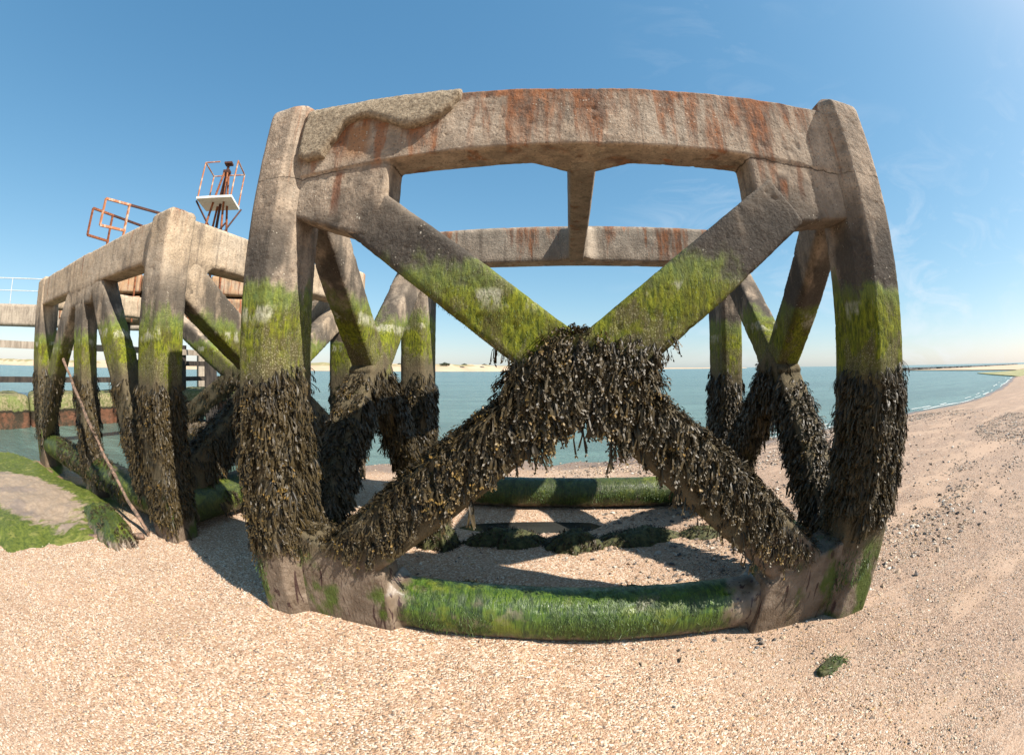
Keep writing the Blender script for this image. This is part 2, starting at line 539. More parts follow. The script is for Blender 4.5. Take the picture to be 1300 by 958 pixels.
    if tide:
        gn = m.noise(m.pos((1, 1, 0.28), src=P), 60, 5, 0.72)
        gcol = m.mix(m.step(gn, 0.32, 0.66), (0.045, 0.066, 0.005), (0.23, 0.24, 0.016))
        gcol = m.mix(m.step(m.noise(m.pos((1, 1, 0.6), src=P), 7, 6, 0.7), 0.45, 0.62, 0, 0.8), gcol, (0.075, 0.062, 0.018))
        gcol = m.mix(m.step(vst, 0.55, 0.7, 0, 0.5), gcol, (0.05, 0.04, 0.015))
        gcol = m.mix(m.step(zf, 1.84, 1.98, 0, 0.5), gcol, (0.15, 0.20, 0.07))
        # barnacle crust showing through the weed
        crust = m.step(m.math('ADD', m.noise(m.pos((1, 1, 0.7), src=P), 4.5, 6, 0.7, 0.4), m.step(zj, 1.85, 1.5, -0.02, 0.13)), 0.50, 0.57)
        crust = m.math('MULTIPLY', crust, m.step(zj, 1.3, 1.85, 1.0, 0.55))
        cc = m.mix(m.step(m.voro(p, 95), 0.15, 0.45), (0.38, 0.33, 0.22), (0.10, 0.078, 0.045))
        gcol = m.mix(m.math('MULTIPLY', crust, 0.75), gcol, cc)
        gm = m.step(m.math('ADD', zf, m.math('MULTIPLY', m.math('SUBTRACT', m.noise(m.pos((1, 1, 0.5), src=P), 4.2, 5, 0.7), 0.5), 0.55)), 2.10, 1.96)
        gm = m.math('MULTIPLY', gm, m.step(m.math('ADD', big, m.step(z0, 2.1, 1.7, 0, 0.3)), 0.42, 0.54))
        gm = m.math('MULTIPLY', gm, mossy)
        col = m.mix(gm, col, gcol)
        # pale drift line
        zd = m.math('ADD', m.math('ADD', z0, m.math('MULTIPLY', m.math('SUBTRACT', big, 0.5), 0.10)), m.math('MULTIPLY', m.math('SUBTRACT', m.noise(m.pos((1, 1, 0.6), src=P), 20, 4), 0.5), 0.05))
        pl_ = m.math('MULTIPLY', m.step(zd, 1.80, 1.87), m.step(zd, 1.93, 1.90))
        pl_ = m.math('MULTIPLY', pl_, m.step(m.noise(m.pos((1, 1, 0.5), src=P), 5.0, 5, 0.7), 0.48, 0.58))
        pl_ = m.math('MULTIPLY', pl_, m.step(gn, 0.35, 0.55, 0.3, 1))
        pl_ = m.math('MULTIPLY', pl_, m.step(mid, 0.3, 0.5, 0.2, 0.85))
        col = m.mix(pl_, col, (0.42, 0.40, 0.29))
        # weed zone: dark wet holdfasts
        wz = m.math('MULTIPLY', m.step(zf, 1.60, 1.42), m.step(zf, 0.42, 0.6))
        wcol = m.mix(m.step(mid, 0.4, 0.65), (0.028, 0.022, 0.012), (0.085, 0.062, 0.033))
        wcol = m.mix(m.step(crust, 0.5, 1, 0, 0.35), wcol, (0.22, 0.17, 0.10))
        col = m.mix(m.math('MULTIPLY', wz, 0.9), col, wcol)
        # foot: smooth wet brown concrete with purple weed smears and green patches
        ft = m.step(zf, 0.62, 0.48)
        fcol = m.mix(m.step(mid, 0.35, 0.7), (0.13, 0.092, 0.062), (0.24, 0.18, 0.13))
        fcol = m.mix(m.step(m.noise(m.pos((1, 1, 0.2), src=P), 20, 3, 0.5, 1.2), 0.60, 0.66, 0, 0.85), fcol, (0.035, 0.012, 0.012))
        fcol = m.mix(m.step(m.noise(m.pos((1, 1, 0.6), src=P), 3.3, 4, 0.6), 0.53, 0.62, 0, 0.85), fcol, m.mix(gn, (0.02, 0.045, 0.004), (0.10, 0.15, 0.012)))
        fcol = m.mix(m.step(z0, 0.14, 0.03, 0, 0.45), fcol, (0.10, 0.06, 0.03))
        col = m.mix(ft, col, fcol)
        rough = m.step(z0, 0.3, 1.6, 0.6, 0.9)
        h = m.math('ADD', h, m.math('MULTIPLY', gn, m.math('MULTIPLY', gm, 1.5)))
    nrm = m.bump(h, 0.9, 0.013)
    return m.fin(col, rough, nrm, 0.25)

MAT = {}
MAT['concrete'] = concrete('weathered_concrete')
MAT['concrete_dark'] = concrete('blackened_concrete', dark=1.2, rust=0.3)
MAT['concrete_left'] = concrete('weathered_concrete_dry', dark=0.95, rust=0.2, tint=(0.57, 0.43, 0.29), tint2=(0.38, 0.285, 0.19), zoff=0.12)
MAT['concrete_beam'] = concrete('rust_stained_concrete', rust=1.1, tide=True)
MAT['concrete_back'] = concrete('plain_beam_concrete', rust=0.8, tide=False, tint=(0.36, 0.285, 0.215), tint2=(0.25, 0.20, 0.15))
MAT['orange_concrete'] = concrete('rust_washed_concrete', rust=0.35, tide=False, tint=(0.50, 0.30, 0.16), tint2=(0.40, 0.24, 0.13), rustcol=(0.35, 0.09, 0.03))
MAT['jetty_concrete'] = concrete('pale_jetty_concrete', rust=0.0, tide=False, tint=(0.38, 0.31, 0.235), tint2=(0.32, 0.26, 0.20))

def rough_cap():
    m = NT('rendered_cap_concrete')
    p = m.pos()
    a = m.noise(p, 48, 5, 0.75); b = m.noise(p, 6, 4)
    col = m.mix(m.step(a, 0.3, 0.7), (0.15, 0.115, 0.078), (0.46, 0.37, 0.26))
    col = m.mix(m.step(b, 0.4, 0.7, 0, 0.3), col, (0.30, 0.235, 0.16))
    return m.fin(col, 0.95, m.bump(a, 1.0, 0.02), 0.15)
MAT['cap'] = rough_cap()

def algae_concrete(name, lo, hi, ends=False):
    m = NT(name)
    g = m.n('ShaderNodeNewGeometry'); P = g.outputs['Position']
    p = m.pos(src=P)
    st = m.noise(m.pos((1, 0.35, 0.10), (0, R(12), 0), src=P), 85, 5, 0.65, 0.8)
    med = m.noise(m.pos((1, 0.5, 0.35), src=P), 14, 5, 0.65, 0.6)
    col = m.mix(m.step(st, 0.32, 0.68), lo, hi)
    col = m.mix(m.step(med, 0.48, 0.66, 0, 0.75), col, (lo[0] * 0.6, lo[1] * 0.55, lo[2] * 0.6))
    col = m.mix(m.step(m.noise(p, 5, 4, 0.6), 0.54, 0.68, 0, 0.7), col, (0.14, 0.16, 0.015))
    big = m.noise(p, 3.2, 5, 0.6)
    brown = m.mix(m.step(m.noise(p, 11, 4), 0.35, 0.7), (0.12, 0.085, 0.055), (0.22, 0.165, 0.115))
    brown = m.mix(m.step(m.noise(m.pos((1, 1, 0.25), src=P), 24, 3, 0.5, 1.0), 0.56, 0.63, 0, 0.9), brown, (0.03, 0.01, 0.012))
    sep = m.n('ShaderNodeSeparateXYZ'); m.l(P, sep.inputs[0])
    f = m.step(big, 0.60, 0.66, 0, 0.8)
    low = m.step(m.math('ADD', sep.outputs[2], m.math('MULTIPLY', m.math('SUBTRACT', med, 0.5), 0.14)), 0.075, 0.03)
    f = m.math('MAXIMUM', f, low)
    if ends:
        wob = m.math('MULTIPLY', m.math('SUBTRACT', big, 0.5), 0.7)
        xx = m.math('ADD', sep.outputs[0], wob)
        f = m.math('MAXIMUM', m.math('MAXIMUM', m.math('MULTIPLY', f, 0.6), low), m.math('MAXIMUM', m.step(xx, -0.50, -0.62), m.step(xx, 1.13, 1.25)))
    col = m.mix(f, col, brown)
    h = m.math('ADD', st, med)
    return m.fin(col, m.step(med, 0.3, 0.7, 0.28, 0.6), m.bump(h, 0.55, 0.008), 0.5)
MAT['algae_beam'] = algae_concrete('algae_covered_concrete', (0.018, 0.030, 0.006), (0.080, 0.095, 0.016))
MAT['algae_sill'] = algae_concrete('wet_algae_sill', (0.014, 0.038, 0.005), (0.090, 0.140, 0.013), True)

def weed_mat(name, darkc=(0.016, 0.013, 0.007), midc=(0.045, 0.031, 0.013), tipc=(0.30, 0.17, 0.028), gold=0.55):
    m = NT(name)
    a = m.n('ShaderNodeVertexColor'); a.layer_name = 'tone'
    s = m.n('ShaderNodeSeparateColor'); m.l(a.outputs['Color'], s.inputs[0])
    t, fr, rn = s.outputs[0], s.outputs[1], s.outputs[2]
    col = m.mix(m.step(t, 0.0, 0.8), darkc, midc)
    col = m.mix(m.math('MULTIPLY', m.step(rn, 0.55, 0.9), 0.45), col, (0.062, 0.047, 0.024))
    col = m.mix(m.math('MULTIPLY', m.step(rn, 0.35, 0.15), 0.6), col, (0.008, 0.0065, 0.005))
    gp = m.noise(m.pos(), 5.5, 3, 0.6)                    # gold receptacles come in patches
    tf_ = m.math('MULTIPLY', m.step(t, 0.80, 0.97), m.step(m.math('ADD', fr, m.math('MULTIPLY', m.math('SUBTRACT', gp, 0.5), 1.8)), 1 - gold - 0.05, 1 - gold + 0.25))
    col = m.mix(tf_, col, m.mix(rn, tipc, (0.13, 0.085, 0.02)))
    g = m.fin(col, 0.48, None, 0.28)
    return g
MAT['wrack'] = weed_mat('bladderwrack', gold=0.26, tipc=(0.20, 0.115, 0.028), darkc=(0.014, 0.011, 0.006), midc=(0.056, 0.038, 0.014))
MAT['wrack_dull'] = weed_mat('bladderwrack_dull', gold=0.35, tipc=(0.16, 0.10, 0.03))

def green_mat(name, a_, b_, rough=0.35):
    m = NT(name)
    a = m.n('ShaderNodeVertexColor'); a.layer_name = 'tone'
    s = m.n('ShaderNodeSeparateColor'); m.l(a.outputs['Color'], s.inputs[0])
    col = m.mix(s.outputs[1], a_, b_)
    col = m.mix(m.math('MULTIPLY', s.outputs[0], 0.3), col, (0.11, 0.16, 0.015))
    return m.fin(col, rough, None, 0.5)
MAT['gutweed'] = green_mat('gutweed', (0.014, 0.034, 0.004), (0.060, 0.10, 0.010), 0.55)
MAT['olive_moss'] = green_mat('olive_gutweed', (0.035, 0.055, 0.006), (0.12, 0.15, 0.015), 0.6)

def simple(name, a_, b_, scale=20, rough=0.7, bump=0.3, dist=0.004, metallic=0.0, stretch=(1, 1, 1), lo=0.35, hi=0.65):
    m = NT(name)
    n = m.noise(m.pos(stretch), scale, 5, 0.65)
    m.b.inputs['Metallic'].default_value = metallic
    return m.fin(m.mix(m.step(n, lo, hi), a_, b_), rough, m.bump(n, bump, dist), 0.3)
MAT['rusty_steel'] = simple('rusty_steel', (0.12, 0.035, 0.016), (0.30, 0.105, 0.04), 14)
MAT['rusty_dark'] = simple('dark_rusty_steel', (0.035, 0.016, 0.012), (0.10, 0.035, 0.02), 14)
MAT['faded_paint'] = simple('faded_paint_on_rust', (0.50, 0.36, 0.26), (0.36, 0.14, 0.06), 6, lo=0.38, hi=0.52)
MAT['white_paint'] = simple('white_paint', (0.72, 0.70, 0.64), (0.5, 0.4, 0.3), 7, lo=0.5, hi=0.8)
MAT['grey_rail'] = simple('galvanised_rail', (0.50, 0.50, 0.48), (0.40, 0.40, 0.40), 7)
MAT['dark_timber'] = simple('tarred_timber', (0.018, 0.014, 0.012), (0.055, 0.042, 0.032), 12, stretch=(1, 1, 0.2))
MAT['grey_timber'] = simple('weathered_timber', (0.20, 0.16, 0.12), (0.34, 0.28, 0.22), 12, stretch=(1, 1, 0.2))
MAT['pole'] = simple('barnacled_pole', (0.075, 0.055, 0.038), (0.23, 0.14, 0.095), 26, lo=0.4, hi=0.62)
MAT['rock'] = simple('weedy_stone', (0.022, 0.028, 0.008), (0.09, 0.085, 0.03), 22, bump=0.8, dist=0.02)
MAT['groyne_rock'] = simple('dark_groyne_rock', (0.03, 0.028, 0.026), (0.075, 0.068, 0.06), 1.0)
MAT['green_flat'] = simple('green_flat', (0.16, 0.17, 0.05), (0.34, 0.28, 0.13), 0.4)
MAT['mud'] = simple('wet_mud', (0.10, 0.075, 0.05), (0.16, 0.12, 0.08), 20)

def ground_mat():
    m = NT('shingle_and_sand')
    g = m.n('ShaderNodeNewGeometry'); P = g.outputs['Position']
    sep = m.n('ShaderNodeSeparateXYZ'); m.l(P, sep.inputs[0]); X, Y, Z = sep.outputs
    p = m.pos(src=P)
    big = m.noise(p, 0.55, 4, 0.55)
    mid = m.noise(p, 3.0, 5, 0.6)
    fine = m.noise(p, 160, 3, 0.7)
    # whole shells and pebbles
    vd_ = m.n('ShaderNodeVectorMath'); vd_.operation = 'MULTIPLY'; vd_.inputs[1].default_value = (1, 1.25, 1); m.l(p, vd_.inputs[0])
    v1 = m.voro(vd_.outputs[0], 84); c1 = m.voro(vd_.outputs[0], 84, 'Color')
    v2 = m.voro(p, 150); c2 = m.voro(p, 150, 'Color')
    s1 = m.n('ShaderNodeSeparateColor'); m.l(c1, s1.inputs[0])
    s2 = m.n('ShaderNodeSeparateColor'); m.l(c2, s2.inputs[0])
    def ramp(x, stops):
        r = m.n('ShaderNodeValToRGB'); cr = r.color_ramp
        cr.interpolation = 'CONSTANT'
        while len(cr.elements) < len(stops): cr.elements.new(0.5)
        for e, (q, c) in zip(cr.elements, stops):
            e.position = q; e.color = (*c, 1)
        m.l(x, r.inputs['Fac']); return r.outputs['Color']
    light = [(0.0, (0.43, 0.27, 0.165)), (0.18, (0.53, 0.37, 0.255)), (0.34, (0.34, 0.195, 0.115)), (0.48, (0.62, 0.47, 0.35)), (0.60, (0.46, 0.28, 0.17)), (0.74, (0.26, 0.155, 0.085)), (0.86, (0.09, 0.07, 0.06)), (0.90, (0.74, 0.65, 0.51))]
    brown = [(0.0, (0.335, 0.211, 0.136)), (0.2, (0.413, 0.273, 0.187)), (0.38, (0.211, 0.129, 0.086)), (0.5, (0.468, 0.335, 0.242)), (0.62, (0.125, 0.086, 0.062)), (0.74, (0.312, 0.203, 0.133)), (0.86, (0.055, 0.047, 0.043)), (0.94, (0.468, 0.398, 0.320))]
    ca = m.mix(0.2, ramp(s1.outputs[0], light), ramp(s2.outputs[0], light))
    cb = m.mix(0.35, ramp(s1.outputs[1], brown), ramp(s2.outputs[1], brown))
    sand = m.mix(m.step(fine, 0.3, 0.7), (0.328, 0.215, 0.140), (0.421, 0.292, 0.203))
    # shells everywhere on the left, bands of sand and darker shingle to the right and beyond
    rgt = m.step(m.math('ADD', X, m.math('MULTIPLY', m.math('SUBTRACT', big, 0.5), 3.0)), 0.2, 2.6)
    shing = m.mix(rgt, ca, cb)
    bands = m.noise(m.pos((0.35, 1.3, 1), (0, 0, R(-12)), src=P), 1.5, 4, 0.6)
    sm = m.math('MULTIPLY', m.step(m.math('ADD', bands, m.math('MULTIPLY', mid, 0.35)), 0.66, 0.80), m.step(rgt, 0, 1, 0.25, 0.7))
    col = m.mix(sm, shing, sand)
    # wet margin by the sea and under the pools
    wet = m.step(m.math('ADD', Z, m.math('MULTIPLY', m.math('SUBTRACT', mid, 0.5), 0.05)), -0.13, -0.175)
    col = m.mul(col, m.mix(wet, (1, 1, 1), (0.55, 0.50, 0.46)))
    # green film by the apron (left) 
    gr = m.math('MULTIPLY', m.step(X, -3.6, -4.6), m.step(m.math('ADD', mid, m.math('MULTIPLY', big, 0.5)), 0.70, 0.82))
    gr = m.math('MULTIPLY', gr, m.step(Y, 1.6, 2.4))
    col = m.mix(gr, col, (0.08, 0.12, 0.015))
    far = m.step(Y, 6, 40)
    # patches of finer shell between the coarser ones
    fp = m.step(m.noise(p, 2.3, 4, 0.6), 0.42, 0.60, 0.35, 1.0)
    col = m.mix(m.step(m.noise(p, 1.1, 4, 0.6), 0.45, 0.68, 0, 0.22), col, (0.36, 0.225, 0.14))
    h = m.math('ADD', m.math('MULTIPLY', m.math('MULTIPLY', fp, m.math('SUBTRACT', 1.0, v1)), 0.9), m.math('MULTIPLY', m.math('SUBTRACT', 1.0, v2), 0.5))
    h = m.math('MULTIPLY', h, m.step(sm, 0, 1, 1, 0.15))
    h = m.math('ADD', h, m.math('MULTIPLY', mid, 1.0))
    return m.fin(col, m.step(wet, 0, 1, 0.85, 0.3), m.bump(h, 0.8, 0.012), 0.35)
MAT['ground'] = ground_mat()

def water_mat(name, col, rough=0.12, s1=1.6, bstr=0.55, bd=0.09):
    m = NT(name)
    p = m.pos((1, 1.6, 1))
    a = m.noise(p, s1, 8, 0.65); b = m.noise(p, s1 * 6, 4, 0.6); c = m.noise(m.pos((0.25, 1, 1)), 0.10, 3)
    h = m.math('ADD', a, m.math('MULTIPLY', b, 0.35))
    cc = m.mix(m.step(c, 0.35, 0.65), col, tuple(k * 1.25 for k in col))
    w1 = m.noise(m.pos((0.5, 2.2, 1)), 0.9, 6, 0.7); w2 = m.noise(m.pos((0.12, 0.9, 1)), 0.5, 5, 0.65)
    cc = m.mix(m.math('MULTIPLY', m.step(m.math('ADD', w1, w2), 0.9, 1.15), 0.6), cc, tuple(k * 1.9 for k in col))
    return m.fin(cc, rough, m.bump(h, bstr, bd), 0.5)
MAT['sea'] = water_mat('green_sea', (0.068, 0.108, 0.088), 0.22, 1.6, 0.8, 0.14)
MAT['pool'] = water_mat('pool_water', (0.022, 0.022, 0.020), 0.03, 9, 0.12, 0.006)

# ------------------------------------------------------------------ ground and sea
SHX = np.array([-4000, -600, -60, -30, -14, -9.1, -6.5, -4.6, -3.4, -2.3, -0.7, 3.2, 9, 15, 21, 32, 55, 120, 600, 4000.0])
SHY = np.array([-60, -20, -3, 0.5, 2.4, 3.2, 3.9, 4.9, 6.2, 7.2, 7.6, 8.4, 9.4, 10.2, 10.4, 13, 20, 38, 90, 200.0])
SEA = -0.2
def ground_z(x, y):
    x = np.asarray(x, float); y = np.asarray(y, float)
    d = y - np.interp(x, SHX, SHY)
    d = d / np.sqrt(1 + 0.0004 * x * x)
    u = np.clip((d + 3.0) / 3.0, 0, 1)
    z = -0.2 * u * u * (3 - 2 * u) - np.clip(d, 0, 40) * 0.09
    P = np.stack([x, y, np.zeros_like(x)], -1).reshape(-1, 3)
    nz = (fbm(P, 0.8, 3, 5) * 0.035 + fbm(P, 5, 2, 9) * 0.010).reshape(x.shape)
    # shallow pools beyond the middle of the frame
    pl_ = np.exp(-(((x - 0.15) / 0.85) ** 2 + ((y - 3.98) / 0.20) ** 2) ** 2)
    flat = 1 - np.clip(pl_ * 1.2, 0, 1)
    # higher shingle to the right, heaped a little against the feet
    z = z + np.clip((x - 2.5) / 12, 0, 1) * 0.25 * np.clip((-d) / 4, 0, 1)
    return z + nz * (0.45 + 0.55 * flat) - pl_ * 0.06

def spaced(lo, hi, c, n, k):
    u = np.linspace(-1, 1, n)
    v = np.sinh(u * k) / np.sinh(k)
    return np.where(v < 0, c + v * (c - lo), c + v * (hi - c))
gx = spaced(-3000, 3000, 0.0, 400, 10.3)
gy = spaced(-400, 3000, 2.0, 370, 9.8)
GX, GY = np.meshgrid(gx, gy)
GZ = ground_z(GX, GY)
V = np.stack([GX, GY, GZ], -1).reshape(-1, 3)
nx, ny = len(gx), len(gy)
ii = (np.arange(ny - 1)[:, None] * nx + np.arange(nx - 1)[None]).ravel()
F = np.stack([ii, ii + 1, ii + 1 + nx, ii + nx], -1)
o = link('beach', np_mesh('beach', V, F, True), MAT['ground']); tag(o, kind='structure')

def gz(x, y):
    return float(ground_z(np.array([x]), np.array([y]))[0])

sx = spaced(-9000, 9000, 0, 60, 6); sy = spaced(-200, 12000, 10, 60, 6)
SX, SY = np.meshgrid(sx, sy)
V = np.stack([SX, SY, np.full_like(SX, SEA)], -1).reshape(-1, 3)
ii = (np.arange(59)[:, None] * 60 + np.arange(59)[None]).ravel()
o = link('sea', np_mesh('sea', V, np.stack([ii, ii + 1, ii + 61, ii + 60], -1), True), MAT['sea']); tag(o, kind='structure')

# broken lines of foam where small waves run out
rf = np.random.default_rng(12)
Vf, Ff = [], []
for row, (off_, p_) in enumerate(((0.05, 0.65), (0.45, 0.35))):
    xs_ = np.concatenate([np.arange(-3, 12, 0.12), np.arange(12, 60, 0.3)])
    P_ = np.stack([xs_, xs_ * 0 + row * 7, xs_ * 0], 1)
    on = fbm(P_, 0.35, 3, 31 + row) + 0.25 * vnoise(P_, 2.5, 8) > (0.35 - p_ * 0.6) + np.where(xs_ < 5, 0.25, 0)
    yy = np.interp(xs_, SHX, SHY) + off_ * (1 + xs_ / 40) + 0.22 * fbm(P_, 0.5, 3, 55 + row)
    wd = (0.012 + 0.045 * np.clip(fbm(P_, 1.3, 3, 66 + row) + 0.4, 0, 1)) * (1 + xs_ / 30)
    for a_ in range(len(xs_) - 1):
        if on[a_] and on[a_ + 1]:
            b_ = len(Vf)
            Vf += [(xs_[a_], yy[a_] - wd[a_], SEA + 0.012), (xs_[a_ + 1], yy[a_ + 1] - wd[a_ + 1], SEA + 0.012), (xs_[a_ + 1], yy[a_ + 1] + wd[a_ + 1], SEA + 0.02), (xs_[a_], yy[a_] + wd[a_], SEA + 0.02)]
            Ff.append((b_, b_ + 1, b_ + 2, b_ + 3))
MAT['foam'] = simple('sea_foam', (0.62, 0.63, 0.60), (0.28, 0.31, 0.29), 16, 0.9, lo=0.3, hi=0.7)
o = link('sea_foam', np_mesh('sea_foam', Vf, Ff, True), MAT['foam']); tag(o, 'thin broken lines of white foam along the water edge', 'foam', kind='stuff')

# pool left by the tide
bm = bmesh.new()
ring = []
for k in range(40):
    a = 2 * math.pi * k / 40
    ring.append(bm.verts.new((0.15 + 1.3 * math.cos(a), 3.98 + 0.34 * math.sin(a), -0.036)))
bm.faces.new(ring)
me = bpy.data.meshes.new('tide_pool'); bm.to_mesh(me); bm.free()
o = link('tide_pool', me, MAT['pool']); tag(o, kind='structure')

# loose pebbles and shell fragments
def pebbles(name, n, seed, cols, xr, yr, smin, smax, dens=None, flat=0.5):
    rng = np.random.default_rng(seed)
    x = rng.uniform(*xr, n); y = rng.uniform(*yr, n)
    P = np.stack([x, y, np.zeros(n)], 1)
    if dens is not None:
        k = rng.random(n) < dens(x, y, P); x, y = x[k], y[k]; n = len(x)
    z = ground_z(x, y)
    # octahedron-like stone, 8 faces
    base = np.array([[1, 0, 0], [0.2, 1, 0.1], [-1, 0.2, 0], [-0.1, -1, 0.1], [0.45, 0.1, 0.9], [-0.45, 0, 0.8], [0, 0, -0.5]])
    fc = np.array([[0, 1, 4], [1, 5, 4], [1, 2, 5], [2, 3, 5], [3, 4, 5], [3, 0, 4], [0, 6, 1], [2, 1, 6], [3, 2, 6], [0, 3, 6]])
    s = smin * (smax / smin) ** (rng.random(n) ** 2.2)
    a = rng.uniform(0, 6.28, n); asp = rng.uniform(0.5, 1, n); fl = rng.uniform(0.35, 0.8, n) * flat * 1.5
    B = base[None] * (1 + rng.normal(0, 0.14, (n, 7, 1)))
    bx, by, bz = B[..., 0] * s[:, None], B[..., 1] * (s * asp)[:, None], B[..., 2] * (s * fl)[:, None]
    ca, sa = np.cos(a)[:, None], np.sin(a)[:, None]
    tl = rng.normal(0, 0.25, n)[:, None]
    V = np.stack([x[:, None] + bx * ca - by * sa, y[:, None] + bx * sa + by * ca, z[:, None] + bz + bx * tl + s[:, None] * 0.15], -1).reshape(-1, 3)
    F = (np.arange(n)[:, None, None] * 7 + fc[None]).reshape(-1, 3)
    C = np.array(cols)[rng.integers(0, len(cols), n)] * rng.uniform(0.75, 1.2, (n, 1))
    C4 = np.concatenate([np.repeat(C, 7, 0), np.ones((n * 7, 1))], 1)
    return np_mesh(name, V, F, False, C4)
mpb = NT('pebble'); va = mpb.n('ShaderNodeVertexColor'); va.layer_name = 'tone'
MAT['pebble'] = mpb.fin(va.outputs['Color'], 0.75, None, 0.35)
PALE = [(0.480, 0.352, 0.216), (0.544, 0.448, 0.320), (0.360, 0.224, 0.112), (0.432, 0.296, 0.168), (0.624, 0.560, 0.456), (0.400, 0.256, 0.136), (0.160, 0.120, 0.096), (0.480, 0.304, 0.144)]
DARK = [(0.176, 0.136, 0.104), (0.320, 0.224, 0.152), (0.080, 0.072, 0.068), (0.440, 0.336, 0.240), (0.240, 0.160, 0.104), (0.496, 0.440, 0.368), (0.128, 0.104, 0.088), (0.368, 0.264, 0.176)]
o = link('shell_shingle', pebbles('shell_shingle', 34000, 3, PALE, (-4.2, 2.4), (0.1, 3.6), 0.003, 0.011, lambda x, y, P: np.clip(1.1 - y / 4.5, 0.2, 1)), MAT['pebble'])
tag(o, 'pale broken shells and small pebbles strewn over the foreground', 'shingle', kind='stuff')
def band(x, y, P):
    b_ = fbm(np.stack([x * 0.35 + y * 0.1, y * 1.1 - x * 0.15, x * 0], 1), 1.0, 4, 4)
    return np.clip((b_ + 0.16) * 3.5, 0.10, 1) * np.clip((x - 0.4) / 1.8, 0.0, 1)
o = link('dark_pebbles', pebbles('dark_pebbles', 62000, 5, DARK, (0.6, 13.0), (1.6, 9.2), 0.007, 0.036, band), MAT['pebble'])
tag(o, 'brown and grey stones scattered in bands over the right hand beach', 'stones', kind='stuff')
tag(o, 'brown and grey stones scattered in bands over the right hand beach', 'stones', kind='stuff')
o = link('small_pebbles', pebbles('small_pebbles', 26000, 15, DARK + DARK[:4] + PALE, (0.3, 5.5), (0.1, 3.2), 0.0025, 0.011,
         lambda x, y, P: np.clip(band(x + 1, y, P) + 0.3, 0, 1) * np.clip((x - 0.2) / 1.5, 0.1, 1)), MAT['pebble'])
tag(o, 'small dark and pale pebbles on the near shingle at the lower right', 'pebbles', kind='stuff')
o = link('small_pebbles', pebbles('small_pebbles', 26000, 15, DARK + PALE, (0.5, 5.5), (0.1, 2.6), 0.003, 0.013, band), MAT['pebble'])
tag(o, 'brown and grey pebbles scattered in bands over the right hand beach', 'pebbles', kind='stuff')
o = link('inner_pebbles', pebbles('inner_pebbles', 5000, 8, PALE + DARK, (-2.6, 2.6), (1.9, 7.4), 0.004, 0.02), MAT['pebble'])
tag(o, 'mixed pebbles on the sand inside and behind the frames', 'pebbles', kind='stuff')

# ------------------------------------------------------------------ seaweed rules
def wrack_keep(ztop=1.52, zbot=0.52, dens=1.0, under=0.25, seed=1, patch=0.0):
    def k(P, N):
        j = fbm(P, 4.5, 2, seed) * 0.13
        z = P[:, 2] + j
        a = np.clip((ztop - z) / 0.16, 0, 1) * np.clip((z - zbot) / 0.10, 0, 1)
        u = np.where(N[:, 2] < -0.35, under, 1.0)
        if patch > 0:
            u = u * np.clip(1.0 - patch + 2.2 * (fbm(P, 3.0, 2, seed + 7) + 0.1), 0.12, 1)
        return a * u * dens
    return k

def add_wrack(part, per_m2, keep, seed, mat='wrack', cull=None, **kw):
    P, N = surf_samples([part], per_m2, keep, seed)
    if cull is not None and len(P):
        s = cull(P, N); P, N = P[s], N[s]
    me = frond_mesh('bladderwrack', P, N, seed=seed, **kw)
    if me is None: return
    shift_local(me, part)
    o = link('bladderwrack', me, MAT[mat], part)
    o['kind'] = 'stuff'
    return o

def add_green(part, per_m2, keep, seed, mat='gutweed', **kw):
    P, N = surf_samples([part], per_m2, keep, seed)
    d = dict(length=0.05, width=0.0035, strands=1, seg=3, tip=False, droop=0.45, spread=0.5, lift=0.25, off=0.004)
    d.update(kw)
    me = frond_mesh('gutweed', P, N, seed=seed, **d)
    if me is None: return
    shift_local(me, part)
    o = link('gutweed', me, MAT[mat], part)
    o['kind'] = 'stuff'
    return o

# ------------------------------------------------------------------ front dolphin
EX, NX = Vector((0.9922, -0.125, 0)), Vector((0.125, 0.9922, 0))
def tf1(p):
    return EX * p[0] + NX * p[1] + Vector((0, 0, p[2]))
D1 = thing('concrete_dolphin', 'big weed hung concrete frame nearest the camera with an X brace in its front', 'concrete frame', (0.3, 3.3, 0), 'ruined concrete mooring frames on the shore')

def col_pts(s0, s1, t0, t1, top, flare=0.06, cham=0.09, front=True, base=-0.35):
    """column: chamfered plan, slightly domed head, slightly wider foot"""
    out = []
    zs = [(base, 1.0), (0.3, 1.0), (top - 0.03, 1.0), (top, 0.88)]
    cs, ct = (s0 + s1) / 2, (t0 + t1) / 2
    for z, k in zs:
        for s, ss in ((s0, 1), (s1, -1)):
            for t, st in ((t0, 1), (t1, -1)):
                for ds, dt in ((0.022, 0), (0, 0.022)):
                    a, b = s + ss * ds, t + st * dt
                    out.append((cs + (a - cs) * k, ct + (b - ct) * k, z))
    return out

